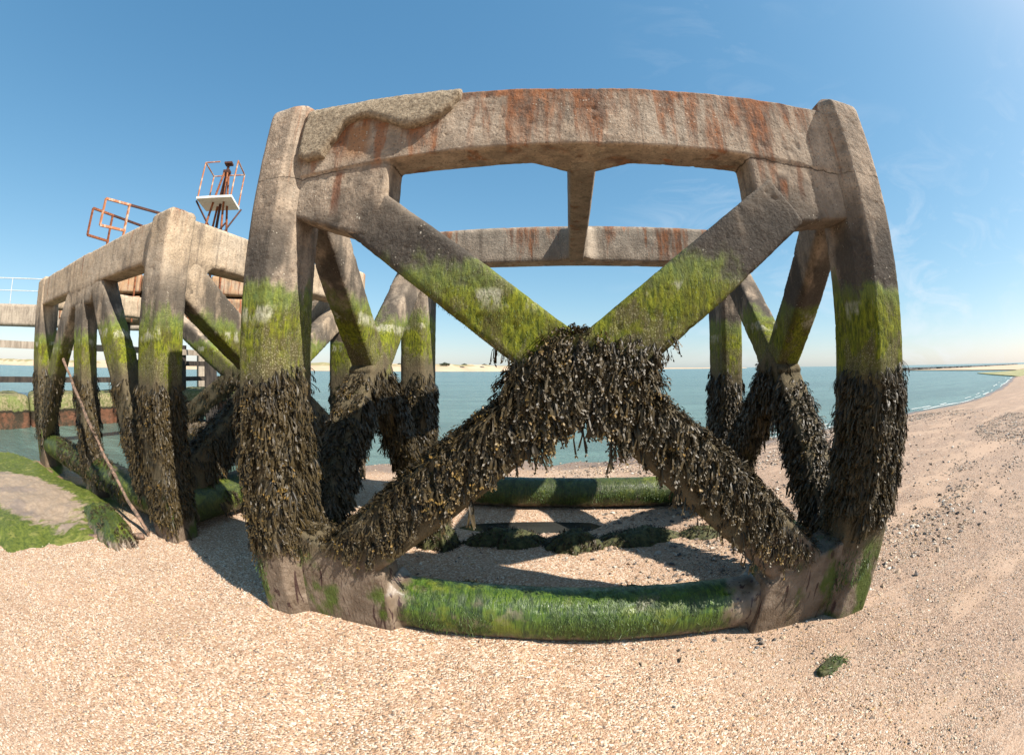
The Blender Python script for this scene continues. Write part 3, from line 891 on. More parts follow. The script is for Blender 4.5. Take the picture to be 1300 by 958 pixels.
FV = 0.0125
def plan(poly, top, base=-0.35, k=0.94, peak=None):
    cs = sum(p[0] for p in poly) / len(poly); ct = sum(p[1] for p in poly) / len(poly)
    out = []
    for s, t in poly:
        out += [(s, t, base), (s, t, top - 0.035)]
        out.append((cs + (s - cs) * k, ct + (t - ct) * k, top))
    if peak: out.append(peak)
    return out
cols = {}
c = cols['fl'] = solid('column', [plan([(-1.765, 1.85), (-1.745, 1.83), (-1.565, 1.83), (-1.475, 1.93), (-1.475, 2.20), (-1.765, 2.20)], 3.10, peak=(-1.56, 1.94, 3.16))], tf1, MAT['concrete'], D1, 0.0105, 0.009, seed=1)
c = cols['fr'] = solid('column', [plan([(1.925, 1.85), (1.905, 1.83), (1.695, 1.83), (1.625, 1.93), (1.625, 2.20), (1.935, 2.20)], 3.10, peak=(1.70, 1.94, 3.16))], tf1, MAT['concrete'], D1, 0.0105, 0.009, seed=2)
c = cols['bl'] = solid('column', [col_pts(-1.78, -1.50, 4.40, 4.86, 3.13)], tf1, MAT['concrete'], D1, 0.03, 0.012, seed=3)
c = cols['br'] = solid('column', [col_pts(1.68, 1.93, 4.40, 4.90, 3.05)], tf1, MAT['concrete'], D1, 0.03, 0.012, seed=4)

# top beam of the front, with the corner gussets cast into it
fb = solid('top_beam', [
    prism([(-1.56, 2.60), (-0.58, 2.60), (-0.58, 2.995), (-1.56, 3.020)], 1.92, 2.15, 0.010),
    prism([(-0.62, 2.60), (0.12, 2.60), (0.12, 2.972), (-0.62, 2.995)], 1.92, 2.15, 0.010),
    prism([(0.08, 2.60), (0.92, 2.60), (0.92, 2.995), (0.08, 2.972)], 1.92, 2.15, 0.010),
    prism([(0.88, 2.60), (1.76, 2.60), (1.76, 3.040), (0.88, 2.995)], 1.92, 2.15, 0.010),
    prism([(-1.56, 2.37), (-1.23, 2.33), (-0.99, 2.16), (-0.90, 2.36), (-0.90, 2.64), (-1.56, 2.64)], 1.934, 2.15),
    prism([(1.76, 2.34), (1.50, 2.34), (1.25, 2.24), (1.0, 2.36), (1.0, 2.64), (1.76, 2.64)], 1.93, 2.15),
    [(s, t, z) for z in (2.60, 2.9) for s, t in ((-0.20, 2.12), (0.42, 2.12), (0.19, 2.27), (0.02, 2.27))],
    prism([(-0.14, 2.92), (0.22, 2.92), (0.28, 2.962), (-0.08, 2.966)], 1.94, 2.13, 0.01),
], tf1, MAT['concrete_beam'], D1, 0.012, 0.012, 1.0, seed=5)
# thick render cap on the left end of the beam, broken along its lower edge
random.seed(4)
cap_h = []
xs = [-1.485, -1.44, -1.38, -1.32, -1.29, -1.25, -1.20, -1.12, -1.04, -0.96, -0.90, -0.83, -0.77, -0.70, -0.62, -0.56, -0.52]
low = [2.72, 2.69, 2.685, 2.69, 2.76, 2.80, 2.87, 2.895, 2.89, 2.86, 2.82, 2.785, 2.775, 2.79, 2.825, 2.86, 2.93]
low = [b + random.uniform(-0.012, 0.012) for b in low]
for i in range(16):
    cap_h.append([(s, t, z) for s, b in ((xs[i] - 0.006, low[i]), (xs[i + 1] + 0.006, low[i + 1])) for t, z in ((1.862, b + 0.03), (1.878, b), (2.16, b + 0.03), (1.875, 3.03 - 0.075 * i / 16), (1.905, 3.075 - 0.075 * i / 16), (2.16, 3.065 - 0.075 * i / 16))])
solid('render_cap', cap_h, tf1, MAT['cap'], D1, 0.012, 0.014, 0.25, seed=6)['label'] = 'rough rendered cap with a broken lower edge'

# X brace of the front
XC = (0.07, 2.05, 1.46)
TB = 0.11
armU1 = solid('cross_brace', [bar((-1.17, 2.052, 2.425), XC, 0.285, 0.224)], tf1, MAT['concrete_dark'], D1, FV, 0.011, seed=7)
armU2 = solid('cross_brace', [bar((1.19, 2.03, 2.36), XC, 0.30, 0.24)], tf1, MAT['concrete_dark'], D1, FV, 0.011, seed=8)
armL1 = solid('cross_brace', [bar((-1.28, 2.05, 0.33), (-0.45, 2.05, 1.04), 0.30, 0.24), bar((-0.5, 2.05, 1.0), XC, 0.29, 0.24, w2=0.27),
                              prism([(-1.6, -0.3), (-1.6, 0.62), (-1.28, 0.50), (-0.95, 0.38), (-0.88, -0.3)], 1.93, 2.2)], tf1, MAT['concrete'], D1, FV, 0.011, seed=9)
armL2 = solid('cross_brace', [bar((1.42, 2.05, 0.33), (0.55, 2.05, 1.08), 0.30, 0.24), bar((0.6, 2.05, 1.04), XC, 0.29, 0.24, w2=0.27),
                              prism([(1.8, -0.3), (1.8, 0.56), (1.45, 0.46), (1.12, 0.34), (1.08, -0.3)], 1.92, 2.2),
                              prism([(-0.28, 1.44), (-0.06, 1.655), (0.20, 1.655), (0.42, 1.44), (0.26, 1.30), (-0.12, 1.30)], 1.93, 2.17)], tf1, MAT['concrete'], D1, FV, 0.011, seed=10)
# round sill beam at the foot of the front
sill = solid('base_beam', [tube_pts((-1.0, 2.12, 0.135), (1.2, 2.12, 0.135), 0.165, 22), cbox(-1.02, -0.86, 1.93, 2.3, -0.1, 0.32, 0.07), cbox(1.08, 1.2, 1.93, 2.3, -0.1, 0.32, 0.07)],
             tf1, MAT['algae_sill'], D1, 0.015, 0.014, seed=11)

# back of the frame: beam, sill; tie across the middle
bb = solid('top_beam', [prism([(-1.6, 2.60), (1.8, 2.60), (1.8, 3.0), (-1.6, 3.0)], 4.40, 4.64), [(s, t, z) for z in (2.61, 2.96) for s, t in ((-0.10, 4.46), (0.36, 4.46), (0.22, 4.28), (0.06, 4.28))]],
           tf1, MAT['concrete_back'], D1, 0.03, 0.010, 0.8, seed=12)
solid('tie_beam', [cbox(0.035, 0.195, 2.1, 4.45, 2.60, 2.90, 0.015)], tf1, MAT['concrete_back'], D1, 0.025, 0.007, 0.5, seed=13)
bsill = solid('base_beam', [tube_pts((-1.5, 4.56, 0.16), (1.75, 4.56, 0.16), 0.165, 16)], tf1, MAT['algae_beam'], D1, 0.03, 0.014, seed=14)
# sides
sidebr = []
for s, sd_, (ta, tb) in ((-1.60, 20, (2.2, 4.5)), (1.80, 30, (2.2, 4.5))):
    solid('top_beam', [cbox(s - 0.11, s + 0.12, 2.2, 4.5, 2.60, 3.0, 0.03)], tf1, MAT['concrete_back'], D1, 0.03, 0.010, 0.8, seed=sd_)
    C = (s, 3.33, 1.50)
    sx_ = (1, 0, 0)
    sidebr.append(solid('cross_brace', [bar((s, 2.32, 2.62), C, 0.27, 0.22, sx_)], tf1, MAT['concrete'], D1, 0.026, 0.012, seed=sd_ + 1))
    sidebr.append(solid('cross_brace', [bar((s, 4.38, 2.62), C, 0.27, 0.22, sx_)], tf1, MAT['concrete'], D1, 0.03, 0.012, seed=sd_ + 2))
    sidebr.append(solid('cross_brace', [bar((s, 2.25, 0.30), C, 0.28, 0.23, sx_), prism([(3.33 + a, 1.48 + b) for a, b in ((-.25, 0), (0, .2), (.25, 0), (0, -.3))], s - 0.115, s + 0.115)
                                        and [(s + u, 3.33 + a, 1.48 + b) for u in (-.115, .115) for a, b in ((-.25, 0), (0, .2), (.25, 0), (0, -.3))]], tf1, MAT['concrete'], D1, 0.026, 0.012, seed=sd_ + 3))
    sidebr.append(solid('cross_brace', [bar((s, 4.42, 0.35), C, 0.28, 0.23, sx_)], tf1, MAT['concrete'], D1, 0.03, 0.012, seed=sd_ + 4))
    ss = solid('base_beam', [tube_pts((s, 2.25, 0.14), (s, 4.45, 0.14), 0.17, 16)], tf1, MAT['algae_beam'], D1, 0.03, 0.015, seed=sd_ + 5)
    add_green(ss, 5000, lambda P, N: (N[:, 2] > -0.2) * 1.0, sd_ + 6, length=0.03, width=0.004, lift=0.0, off=0.002)

K = wrack_keep
def sz(P): return P @ np.array(EX[:]), P[:, 2]
def armL(side):
    def c(P, N):
        s_, z = sz(P)
        ax = 1.46 - 0.86 * np.abs(s_ - 0.07)
        j = fbm(P, 5, 2, 31) * 0.10
        low = z < ax - (0.05 if side < 0 else 0.0) + j * 0.7                      # undersides stay mostly bare
        rr = np.random.default_rng(5).random(len(P))
        foot = z + j < 0.50
        end = np.abs(s_ - 0.07) > 1.0 + j
        return ~((low & (rr > 0.10) & (np.abs(s_ - 0.07) > 0.22)) | (foot & (rr > 0.1)) | (end & (rr > 0.45)) | (N[:, 2] < -0.45))
    return c
CT = lambda P, N: (np.abs(sz(P)[0] - 0.07) < 0.42)
TS = dict(tassel=0.26, droop=0.62, lift=0.06, spread=0.36, off=0.008)
add_wrack(cols['fl'], 3600, K(1.53, 0.46, 1, seed=41, patch=0.22), 51, length=0.095, width=0.0065, cull=lambda P, N: N[:, 1] < 0.6, **TS)
add_wrack(cols['fr'], 3600, K(1.53, 0.60, 1, seed=42, patch=0.12), 52, length=0.11, width=0.0065, cull=lambda P, N: N[:, 1] < 0.6, **TS)
add_wrack(cols['bl'], 900, K(1.48, 0.15, 1, seed=43), 53, 'wrack_dull', length=0.14, width=0.012, **TS)
add_wrack(cols['br'], 900, K(1.48, 0.15, 1, seed=44), 54, 'wrack_dull', length=0.14, width=0.012, **TS)
add_wrack(armL1, 3900, K(1.68, 0.46, 1, under=0.0, seed=45), 55, length=0.095, width=0.006, cull=armL(-1), **TS)
add_wrack(armL2, 3900, K(1.82, 0.46, 1, under=0.0, seed=46), 56, length=0.10, width=0.006, cull=armL(1), **TS)
add_wrack(armU1, 3600, K(1.66, 0.5, 1, under=0.1, seed=47), 57, length=0.115, width=0.006, **TS)
add_wrack(armU2, 3600, K(1.66, 0.5, 1, under=0.1, seed=48), 58, length=0.115, width=0.006, **TS)
TL = dict(tassel=0.2, droop=0.7, lift=0.10, spread=0.35, strands=4, width=0.0085)
add_wrack(armL1, 420, K(1.66, 0.80, 1, under=0.0, seed=45), 355, length=0.14, cull=armL(-1), **TL)
add_wrack(armL2, 420, K(1.76, 0.80, 1, under=0.0, seed=46), 356, length=0.14, cull=armL(1), **TL)
add_wrack(armU1, 500, K(1.66, 0.5, 1, seed=47), 357, length=0.14, **TL)
add_wrack(armU2, 500, K(1.66, 0.5, 1, seed=48), 358, length=0.14, **TL)
add_wrack(cols['fl'], 420, K(1.48, 0.62, 1, seed=41), 351, length=0.14, cull=lambda P, N: N[:, 1] < 0.6, **TL)
add_wrack(cols['fr'], 420, K(1.48, 0.62, 1, seed=42), 352, length=0.15, cull=lambda P, N: N[:, 1] < 0.6, **TL)
for i, b in enumerate(sidebr):
    add_wrack(b, 1300, K(1.52, 0.10, 1, under=0.5, seed=60 + i), 70 + i, 'wrack_dull', length=0.13, width=0.011, **TS)
# soft green weed
GB = lambda P, N: np.clip((1.98 - P[:, 2] + fbm(P, 9, 2, 3) * 0.06) / 0.03, 0, 1) * np.clip((P[:, 2] - 1.45) / 0.15, 0, 1) * np.clip(0.45 + 1.8 * fbm(P, 3.5, 2, 8), 0, 1)
for i, k in enumerate((armU1, armU2)):
    add_green(k, 5000, lambda P, N: GB(P, N) * np.where(N[:, 2] < 0.1, 0.5, 0.15), 90 + i, 'olive_moss', length=0.022, width=0.0018, lift=0.02, off=0.001)
for i, k in enumerate((cols['fl'], cols['fr'])):
    add_green(k, 2500, GB, 94 + i, 'olive_moss', length=0.02, width=0.0018, lift=0.02, off=0.001)
add_green(sill, 12000, lambda P, N: (N[:, 2] > -0.30) * np.clip(0.75 + 2.2 * fbm(P, 3.2, 2, 77), 0.03, 1) * np.clip((P[:, 0] + 0.62) / 0.2, 0, 1) * np.clip((1.14 - P[:, 0]) / 0.1, 0, 1), 97, length=0.06, width=0.002, seg=4, lift=0.0, off=0.0012, spread=0.5, droop=0.2)
add_green(bsill, 6000, lambda P, N: (N[:, 2] > -0.4) * 1.0, 98, length=0.035, width=0.004, lift=0.0, off=0.002)
FOOT = lambda P, N: np.clip((0.5 - P[:, 2]) / 0.1, 0, 1) * (fbm(P, 2.6, 2, 21) > 0.12) * np.clip((P[:, 2] - 0.12) / 0.1, 0, 1)
add_green(armL2, 8000, FOOT, 99, length=0.05)
add_green(cols['fr'], 6000, FOOT, 100, length=0.05)
add_green(cols['fl'], 6000, lambda P, N: FOOT(P, N) * (P[:, 0] < -1.45), 101, length=0.05)

# ------------------------------------------------------------------ left dolphin
A2 = R(10)
E2, N2, C2 = Vector((-math.cos(A2), math.sin(A2), 0)), Vector((math.sin(A2), math.cos(A2), 0)), Vector((-2.9, 2.56, 0))
def tf2(p):
    return C2 + E2 * p[0] + N2 * p[1] + Vector((0, 0, p[2]))
D2 = thing('concrete_dolphin', 'paler concrete frame standing behind on the left, its foot in green algae and water', 'concrete frame', (-4.8, 4.6, 0), 'ruined concrete mooring frames on the shore')
M2 = MAT['concrete_left']
c2 = [solid('column', [col_pts(-0.08, 0.30, -0.03, 0.30, 2.84)], tf2, M2, D2, 0.026, 0.012, seed=31),
      solid('column', [col_pts(4.72, 5.25, 0.0, 0.42, 2.92)], tf2, M2, D2, 0.035, 0.014, seed=32),
      solid('column', [col_pts(-0.10, 0.30, 3.25, 3.62, 2.92)], tf2, M2, D2, 0.03, 0.014, seed=33),
      solid('column', [col_pts(4.80, 5.2, 3.25, 3.65, 2.86)], tf2, M2, D2, 0.04, 0.014, seed=34)]
solid('top_beam', [prism([(0.0, 2.40), (5.0, 2.44), (5.0, 2.88), (0.0, 2.80)], 0.02, 0.30), prism([(0.05, 2.2), (0.26, 2.2), (0.46, 2.42), (0.05, 2.5)], 0.03, 0.3),
                   prism([(1.7, 2.46), (2.9, 2.46), (2.75, 2.2), (1.95, 2.2)], 0.03, 0.28)], tf2, M2, D2, 0.026, 0.014, 0.9, seed=35)
solid('top_beam', [cbox(0.0, 0.26, 0.2, 3.4, 2.40, 2.82, 0.03), [(s, t, z) for s in (0.01, 0.25) for t, z in ((0.3, 2.1), (0.46, 2.1), (0.66, 2.42), (0.3, 2.5))]], tf2, M2, D2, 0.026, 0.012, 0.8, seed=36)
solid('top_beam', [cbox(4.9, 5.12, 0.2, 3.4, 2.42, 2.84, 0.03)], tf2, M2, D2, 0.04, 0.012, seed=37)
solid('top_beam', [cbox(-0.05, 0.2, 3.2, 3.5, 2.42, 2.80, 0.03)], tf2, M2, D2, 0.04, 0.012, seed=38)
st = [solid('post', [bar((2.35, 0.16, 2.5), (2.2, 0.16, -0.3), 0.42, 0.26, w2=0.40)], tf2, M2, D2, 0.03, 0.014, seed=39),
      solid('cross_brace', [bar((2.75, 0.16, 2.46), (4.75, 0.16, 0.45), 0.40, 0.25)], tf2, M2, D2, 0.035, 0.014, seed=40),
      solid('cross_brace', [bar((1.80, 0.16, 2.46), (1.0, 0.16, 1.50), 0.36, 0.26), bar((1.05, 0.16, 1.60), (0.42, 0.16, 0.35), 0.36, 0.26)], tf2, M2, D2, 0.026, 0.014, seed=41),
      # X of the side face
      solid('cross_brace', [bar((0.13, 0.32, 2.32), (0.13, 1.85, 1.36), 0.38, 0.25, (1, 0, 0))], tf2, M2, D2, 0.026, 0.012, seed=42),
      solid('cross_brace', [bar((0.13, 3.35, 2.32), (0.13, 1.85, 1.36), 0.30, 0.24, (1, 0, 0))], tf2, M2, D2, 0.03, 0.012, seed=43),
      solid('cross_brace', [bar((0.13, 0.30, 0.40), (0.13, 1.85, 1.36), 0.36, 0.25, (1, 0, 0))], tf2, M2, D2, 0.03, 0.012, seed=44),
      solid('cross_brace', [bar((0.13, 3.35, 0.35), (0.13, 1.85, 1.36), 0.34, 0.24, (1, 0, 0))], tf2, M2, D2, 0.03, 0.012, seed=45),
      # far face seen through the openings
      solid('cross_brace', [bar((0.15, 3.42, 2.6), (2.5, 3.42, 1.35), 0.34, 0.24)], tf2, M2, D2, 0.04, 0.012, seed=46),
      solid('cross_brace', [bar((4.95, 3.42, 2.6), (2.5, 3.42, 1.35), 0.34, 0.24)], tf2, M2, D2, 0.04, 0.012, seed=47),
      solid('cross_brace', [bar((0.4, 3.42, 0.3), (2.5, 3.42, 1.35), 0.34, 0.24)], tf2, M2, D2, 0.04, 0.012, seed=48),
      solid('cross_brace', [bar((4.6, 3.42, 0.3), (2.5, 3.42, 1.35), 0.34, 0.24)], tf2, M2, D2, 0.04, 0.012, seed=49)]
bs2 = [solid('base_beam', [tube_pts((0.2, 0.2, 0.24), (4.9, 0.2, 0.18), 0.19, 16)], tf2, MAT['algae_beam'], D2, 0.03, 0.02, seed=50),
       solid('base_beam', [tube_pts((0.13, 0.2, 0.24), (0.13, 3.4, 0.2), 0.20, 16)], tf2, MAT['algae_beam'], D2, 0.03, 0.02, seed=51),
       solid('base_beam', [tube_pts((0.13, 3.45, 0.24), (4.9, 3.45, 0.22), 0.24, 14)], tf2, MAT['mud'], D2, 0.04, 0.02, seed=52)]
for i, b in enumerate(c2 + st):
    near = i in (0, 4, 6, 7, 9)
    add_wrack(b, 1500 if near else 420, K(1.42, 0.14, 1, under=0.6, seed=110 + i, patch=0.2 if near else 0.1), 120 + i, 'wrack' if near else 'wrack_dull', length=0.12, width=0.009 if near else 0.015, strands=3 if near else 2, **TS)
for i, b in enumerate(bs2[:2]):
    add_green(b, 5000, lambda P, N: (N[:, 2] > -0.3) * np.clip(0.4 + 2 * fbm(P, 3, 2, 5), 0, 1), 150 + i, 'olive_moss', length=0.03, width=0.004, lift=0.0, off=0.002)
for i, b in enumerate(bs2[:2]):
    add_wrack(b, 700, lambda P, N: (N[:, 2] > -0.2) * (fbm(P, 1.7, 2, 9) > 0.0) * 0.9, 156 + i, 'wrack_dull', length=0.09, width=0.009, **TS)
add_wrack(bs2[2], 250, lambda P, N: np.ones(len(P)), 155, 'wrack_dull', length=0.16, width=0.02, strands=2)

# ------------------------------------------------------------------ algae apron and its sand
def heap(name, cx, cy, rx, ry, h, mat, n=70, rot=0.0, seed=0, rough=0.02, edge=5.0, parent=None, z0=None, rim=0.10, pw=0.5):
    """low mound with a real edge; top follows noise"""
    u = np.linspace(-1, 1, n)
    A, B = np.meshgrid(u, u)
    r = (np.abs(A) ** edge + np.abs(B) ** edge) ** (1 / edge)
    ang = np.arctan2(B, A)
    wob = 1 + (0.10 if rim < 0.3 else 0.35) * fbm(np.stack([np.cos(ang) * 2, np.sin(ang) * 2, np.zeros_like(ang)], -1).reshape(-1, 3), 1.3, 3, seed).reshape(A.shape)
    prof = np.clip((1 - r) / rim, 0, 1) ** pw
    X_ = A * rx * wob; Y_ = B * ry * wob
    c_, s_ = math.cos(rot), math.sin(rot)
    XX = cx + X_ * c_ - Y_ * s_; YY = cy + X_ * s_ + Y_ * c_
    P = np.stack([XX, YY, np.zeros_like(XX)], -1).reshape(-1, 3)
    nz = (fbm(P, 3, 3, seed + 4) * rough + fbm(P, 14, 2, seed + 6) * rough * 0.4).reshape(A.shape)
    g0 = ground_z(XX, YY) if z0 is None else z0
    ZZ = g0 - 0.05 + (h + 0.05 + nz) * prof
    V = np.stack([XX, YY, ZZ], -1).reshape(-1, 3)
    ii = (np.arange(n - 1)[:, None] * n + np.arange(n - 1)[None]).ravel()
    me = np_mesh(name, V, np.stack([ii, ii + 1, ii + n + 1, ii + n], -1), True)
    return link(name, me, mat, parent)

def apron_mat():
    m = NT('algae_film_and_sand')
    g = m.n('ShaderNodeNewGeometry'); P = g.outputs['Position']
    sep = m.n('ShaderNodeSeparateXYZ'); m.l(P, sep.inputs[0]); X, Y, Z = sep.outputs
    p = m.pos(src=P)
    n1 = m.noise(p, 2.2, 5, 0.6); n2 = m.noise(p, 26, 5, 0.7); n3 = m.noise(m.pos((1, 0.35, 1), src=P), 9, 4, 0.6, 0.6)
    green = m.mix(m.step(n2, 0.3, 0.7), (0.035, 0.052, 0.006), (0.115, 0.135, 0.018))
    green = m.mix(m.step(n3, 0.52, 0.66, 0, 0.7), green, (0.20, 0.19, 0.05))
    sand = m.mix(m.step(n2, 0.35, 0.7), (0.24, 0.175, 0.12), (0.32, 0.24, 0.17))
    sand = m.mix(m.step(n1, 0.5, 0.65, 0, 0.6), sand, (0.15, 0.12, 0.105))
    dx = m.math('DIVIDE', m.math('ADD', X, 5.6), 1.65); dy = m.math('DIVIDE', m.math('SUBTRACT', Y, 1.98), 0.62)
    rr = m.math('ADD', m.math('MULTIPLY', dx, dx), m.math('MULTIPLY', dy, dy))
    rr = m.math('ADD', rr, m.math('MULTIPLY', m.math('SUBTRACT', n3, 0.5), 1.6))
    col = m.mix(m.step(rr, 1.15, 0.85), green, sand)
    return m.fin(col, 0.6, m.bump(n2, 0.7, 0.015), 0.35)
MAT['apron'] = apron_mat()
o = heap('algae_apron', -6.6, 2.15, 3.15, 1.15, 0.075, MAT['apron'], 150, R(-8), 3, 0.035, 3.2, rim=0.16, pw=0.8)
tag(o, kind='structure')
add_green(o, 500, lambda P, N: (((P[:, 0] + 5.6) / 1.75) ** 2 + ((P[:, 1] - 1.98) / 0.68) ** 2 > 1.0) * (P[:, 0] > -8.5) * 1.0, 160, 'olive_moss', length=0.03, width=0.005, lift=0.3)
o = heap('green_hump', -3.78, 2.36, 0.66, 0.22, 0.13, MAT['algae_beam'], 80, R(-20), 17, 0.05, 3.4, rim=0.5, pw=0.4)
tag(o, 'lumpy green slimed stump at the near corner of the algae apron', 'weedy lump')
add_green(o, 7000, lambda P, N: np.clip(0.5 + 2 * fbm(P, 5, 2, 5), 0, 1), 161, length=0.03, width=0.004, lift=0.2)

# ------------------------------------------------------------------ loose weedy stones inside and in front
def stone(x, y, rx, ry, h, label, seed, weed=600, green=900, grp='weed covered stones inside the front frame', cat='stone', rot=0.0):
    o = heap('weedy_stone', x, y, rx, ry, h, MAT['rock'], 44, rot, seed, h * 0.55, 2.4, rim=0.75, pw=0.45)
    tag(o, label, cat, grp)
    if weed: add_wrack(o, weed, lambda P, N: np.ones(len(P)), seed + 1, 'wrack_dull', length=0.035, width=0.007, lift=0.0, off=0.003)
    if green: add_green(o, green * 3, lambda P, N: np.clip(0.2 + 2.5 * fbm(P, 4, 2, seed), 0, 1), seed + 2, length=0.02, width=0.004, lift=0.0, off=0.002)
    return o
stone(-0.62, 3.42, 0.17, 0.16, 0.24, 'dark rounded weedy stump under the left leg of the X brace', 201, 1100, 300)
stone(-0.03, 3.50, 0.36, 0.17, 0.10, 'long low stone with green and brown weed, left of the dark round one', 205, 900, 900)
stone(0.50, 3.38, 0.24, 0.18, 0.14, 'darkest round weedy stone in the middle of the row of stones', 209, 1200, 300)
stone(1.13, 3.46, 0.40, 0.18, 0.10, 'broad stone with bright green weed, right of the dark round one', 213, 700, 1500)
stone(1.72, 3.42, 0.26, 0.14, 0.07, 'small brown weedy stone at the right end of the row', 217, 900, 100)
stone(-0.88, 2.62, 0.17, 0.07, 0.09, 'bright green tuft behind the left part of the algae covered sill', 221, 200, 2600)
stone(-0.28, 2.60, 0.20, 0.06, 0.07, 'dark weed tuft just behind the middle of the sill', 225, 1500, 200)
stone(0.78, 2.50, 0.13, 0.05, 0.06, 'brown weed scrap behind the right part of the sill', 229, 1500, 0)
stone(1.24, 2.36, 0.12, 0.06, 0.06, 'small green tuft behind the right end of the sill', 233, 200, 2600)
add_wrack(bpy.data.objects['green_hump'], 900, lambda P, N: (fbm(P, 5, 2, 3) > 0.05) * 1.0, 162, 'wrack_dull', length=0.05, width=0.007, lift=0.0, off=0.003)
o = heap('algae_clump', 1.56, 1.235, 0.10, 0.05, 0.02, MAT['rock'], 20, R(10), 240, 0.01, 2.2)
tag(o, 'small clump of green algae lying alone on the shingle at the lower right', 'algae clump')
add_green(o, 16000, lambda P, N: np.clip(0.5 + 2 * fbm(P, 14, 2, 3), 0, 1), 241, length=0.08, width=0.004, lift=0.15, spread=2.4, droop=0.2)
for i, (x, y, lb) in enumerate(((0.18, 6.0, 'flat scrap of green weed on the sand, seen under the crotch of the X brace'),
                                (2.75, 5.1, 'flat scrap of green weed on the sand just right of the back right column'),
                                (5.4, 6.8, 'flat scrap of weed on the open beach, nearest outside the frame on the right'),
                                (9.0, 7.6, 'furthest scrap of weed, at the water edge at the right side of the beach'))):
    o = heap('weed_scrap', x, y, 0.16, 0.06, 0.012, MAT['rock'], 16, R(12 * i), 300 + i, 0.006, 2.2)
    tag(o, lb, 'weed scrap', 'weed scraps on the sand by the water')
    add_green(o, 3000, lambda P, N: np.ones(len(P)), 320 + i, length=0.05, width=0.007, lift=0.4)

# ------------------------------------------------------------------ small builders for bars and rails
def rod(bm, p, q, r, n=8, sq=False):
    p = Vector(p); q = Vector(q); ax = (q - p).normalized()
    ref = Vector((0, 0, 1)) if abs(ax.z) < 0.9 else Vector((1, 0, 0))
    u = ax.cross(ref).normalized(); v = ax.cross(u)
    if sq: n = 4
    a0 = math.pi / 4 if sq else 0
    ra, rb = [], []
    rr = r * (1.414 if sq else 1)
    for k in range(n):
        a = a0 + 2 * math.pi * k / n
        o_ = u * math.cos(a) * rr + v * math.sin(a) * rr
        ra.append(bm.verts.new(p + o_)); rb.append(bm.verts.new(q + o_))
    for k in range(n):
        bm.faces.new((ra[k], ra[(k + 1) % n], rb[(k + 1) % n], rb[k]))
    bm.faces.new(ra[::-1]); bm.faces.new(rb)
def rodobj(name, segs, r, mat, parent, n=8, sq=False):
    bm = bmesh.new()
    for p, q in segs: rod(bm, p, q, r, n, sq)
    bmesh.ops.recalc_face_normals(bm, faces=bm.faces)
    me = bpy.data.meshes.new(name); bm.to_mesh(me); bm.free()
    shift_local(me, parent)
    return link(name, me, MAT[mat], parent)
def boxobj(name, pts, mat, parent, bev=0.0):
    bm = bmesh.new(); hull_into(bm, pts)
    bmesh.ops.recalc_face_normals(bm, faces=bm.faces)
    if bev: bmesh.ops.bevel(bm, geom=bm.edges, offset=bev, segments=1, affect='EDGES')
    me = bpy.data.meshes.new(name); bm.to_mesh(me); bm.free()
    shift_local(me, parent)
    return link(name, me, MAT[mat], parent)

# leaning pole and driftwood log
PT, PB = Vector((-5.6, 2.98, 1.55)), Vector((-3.2, 2.50, 0.02))
bm = bmesh.new()
N_ = 14
rings = []
for i in range(N_ + 1):
    t = i / N_
    c_ = PB.lerp(PT, t) + Vector((0, 0, 0.05 * math.sin(t * 3.1))) + Vector((0, 0.01 * math.sin(i * 2.2), 0))
    rr = 0.023 * (1 + 0.18 * math.sin(i * 1.9)) * (1 if t > 0.35 else 1.0)
    rings.append([bm.verts.new(c_ + Vector((0, math.cos(a), math.sin(a))) * rr) for a in [2 * math.pi * k / 8 for k in range(8)]])
for a, b in zip(rings[:-1], rings[1:]):
    for k in range(8): bm.faces.new((a[k], a[(k + 1) % 8], b[(k + 1) % 8], b[k]))
bm.faces.new(rings[0]); bm.faces.new(rings[-1][::-1])
bmesh.ops.recalc_face_normals(bm, faces=bm.faces)
me = bpy.data.meshes.new('pole'); bm.to_mesh(me); bm.free()
pole = link('pole', me, MAT['pole']); tag(pole, 'long thin reddish pole leaning up against the left concrete frame', 'pole')
add_wrack(pole, 900, lambda P, N: np.clip((0.95 - P[:, 2]) / 0.1, 0, 1) * np.clip((P[:, 2] - 0.42) / 0.1, 0, 1), 170, 'wrack_dull', length=0.08)
lg = solid('log', [tube_pts((-3.70, 2.02, -0.01), (-3.18, 2.42, 0.02), 0.036, 8)], lambda p: Vector(p), MAT['pole'], None, 0.014, 0.02, seed=60)
tag(lg, 'short half buried driftwood log by the foot of the left frame', 'log')

# ------------------------------------------------------------------ pier head behind: stained slabs, railings, ladder tower
AP = Vector((-11.9, 7.2, 0)); BP = Vector((-5.9, 11.9, 0))       # line of its near face
dP = (BP - AP).normalized(); nP = Vector((-dP.y, dP.x, 0))
def tfp(p): return AP + dP * p[0] + nP * p[1] + Vector((0, 0, p[2]))
LP = (BP - AP).length
PH = thing('pier_head', 'rust washed concrete pier head of stacked slabs on piles behind the left frame', 'pier', tuple(AP))
for (a, b) in ((-0.6, 2.45), (2.49, LP)):
    for (z0, z1, out) in ((3.25, 4.05, 0.0), (2.72, 3.22, 0.12)):
        pass
zt, zm, zb = 4.10, 3.50, 2.75
for k, (a, b) in enumerate(((-1.2, 1.9), (1.93, 4.2), (4.23, 6.0), (6.03, LP + 0.3))):
    solid('slab', [cbox(a, b, 0.0, 1.8, zm + 0.02, zt, 0.02)], tfp, MAT['orange_concrete'], PH, 0.07, 0.015, 0.3, seed=61 + k)
    solid('slab', [cbox(a, b, 0.08, 1.8, zb, zm - 0.02, 0.03)], tfp, MAT['orange_concrete'], PH, 0.07, 0.015, 0.3, seed=71 + k)
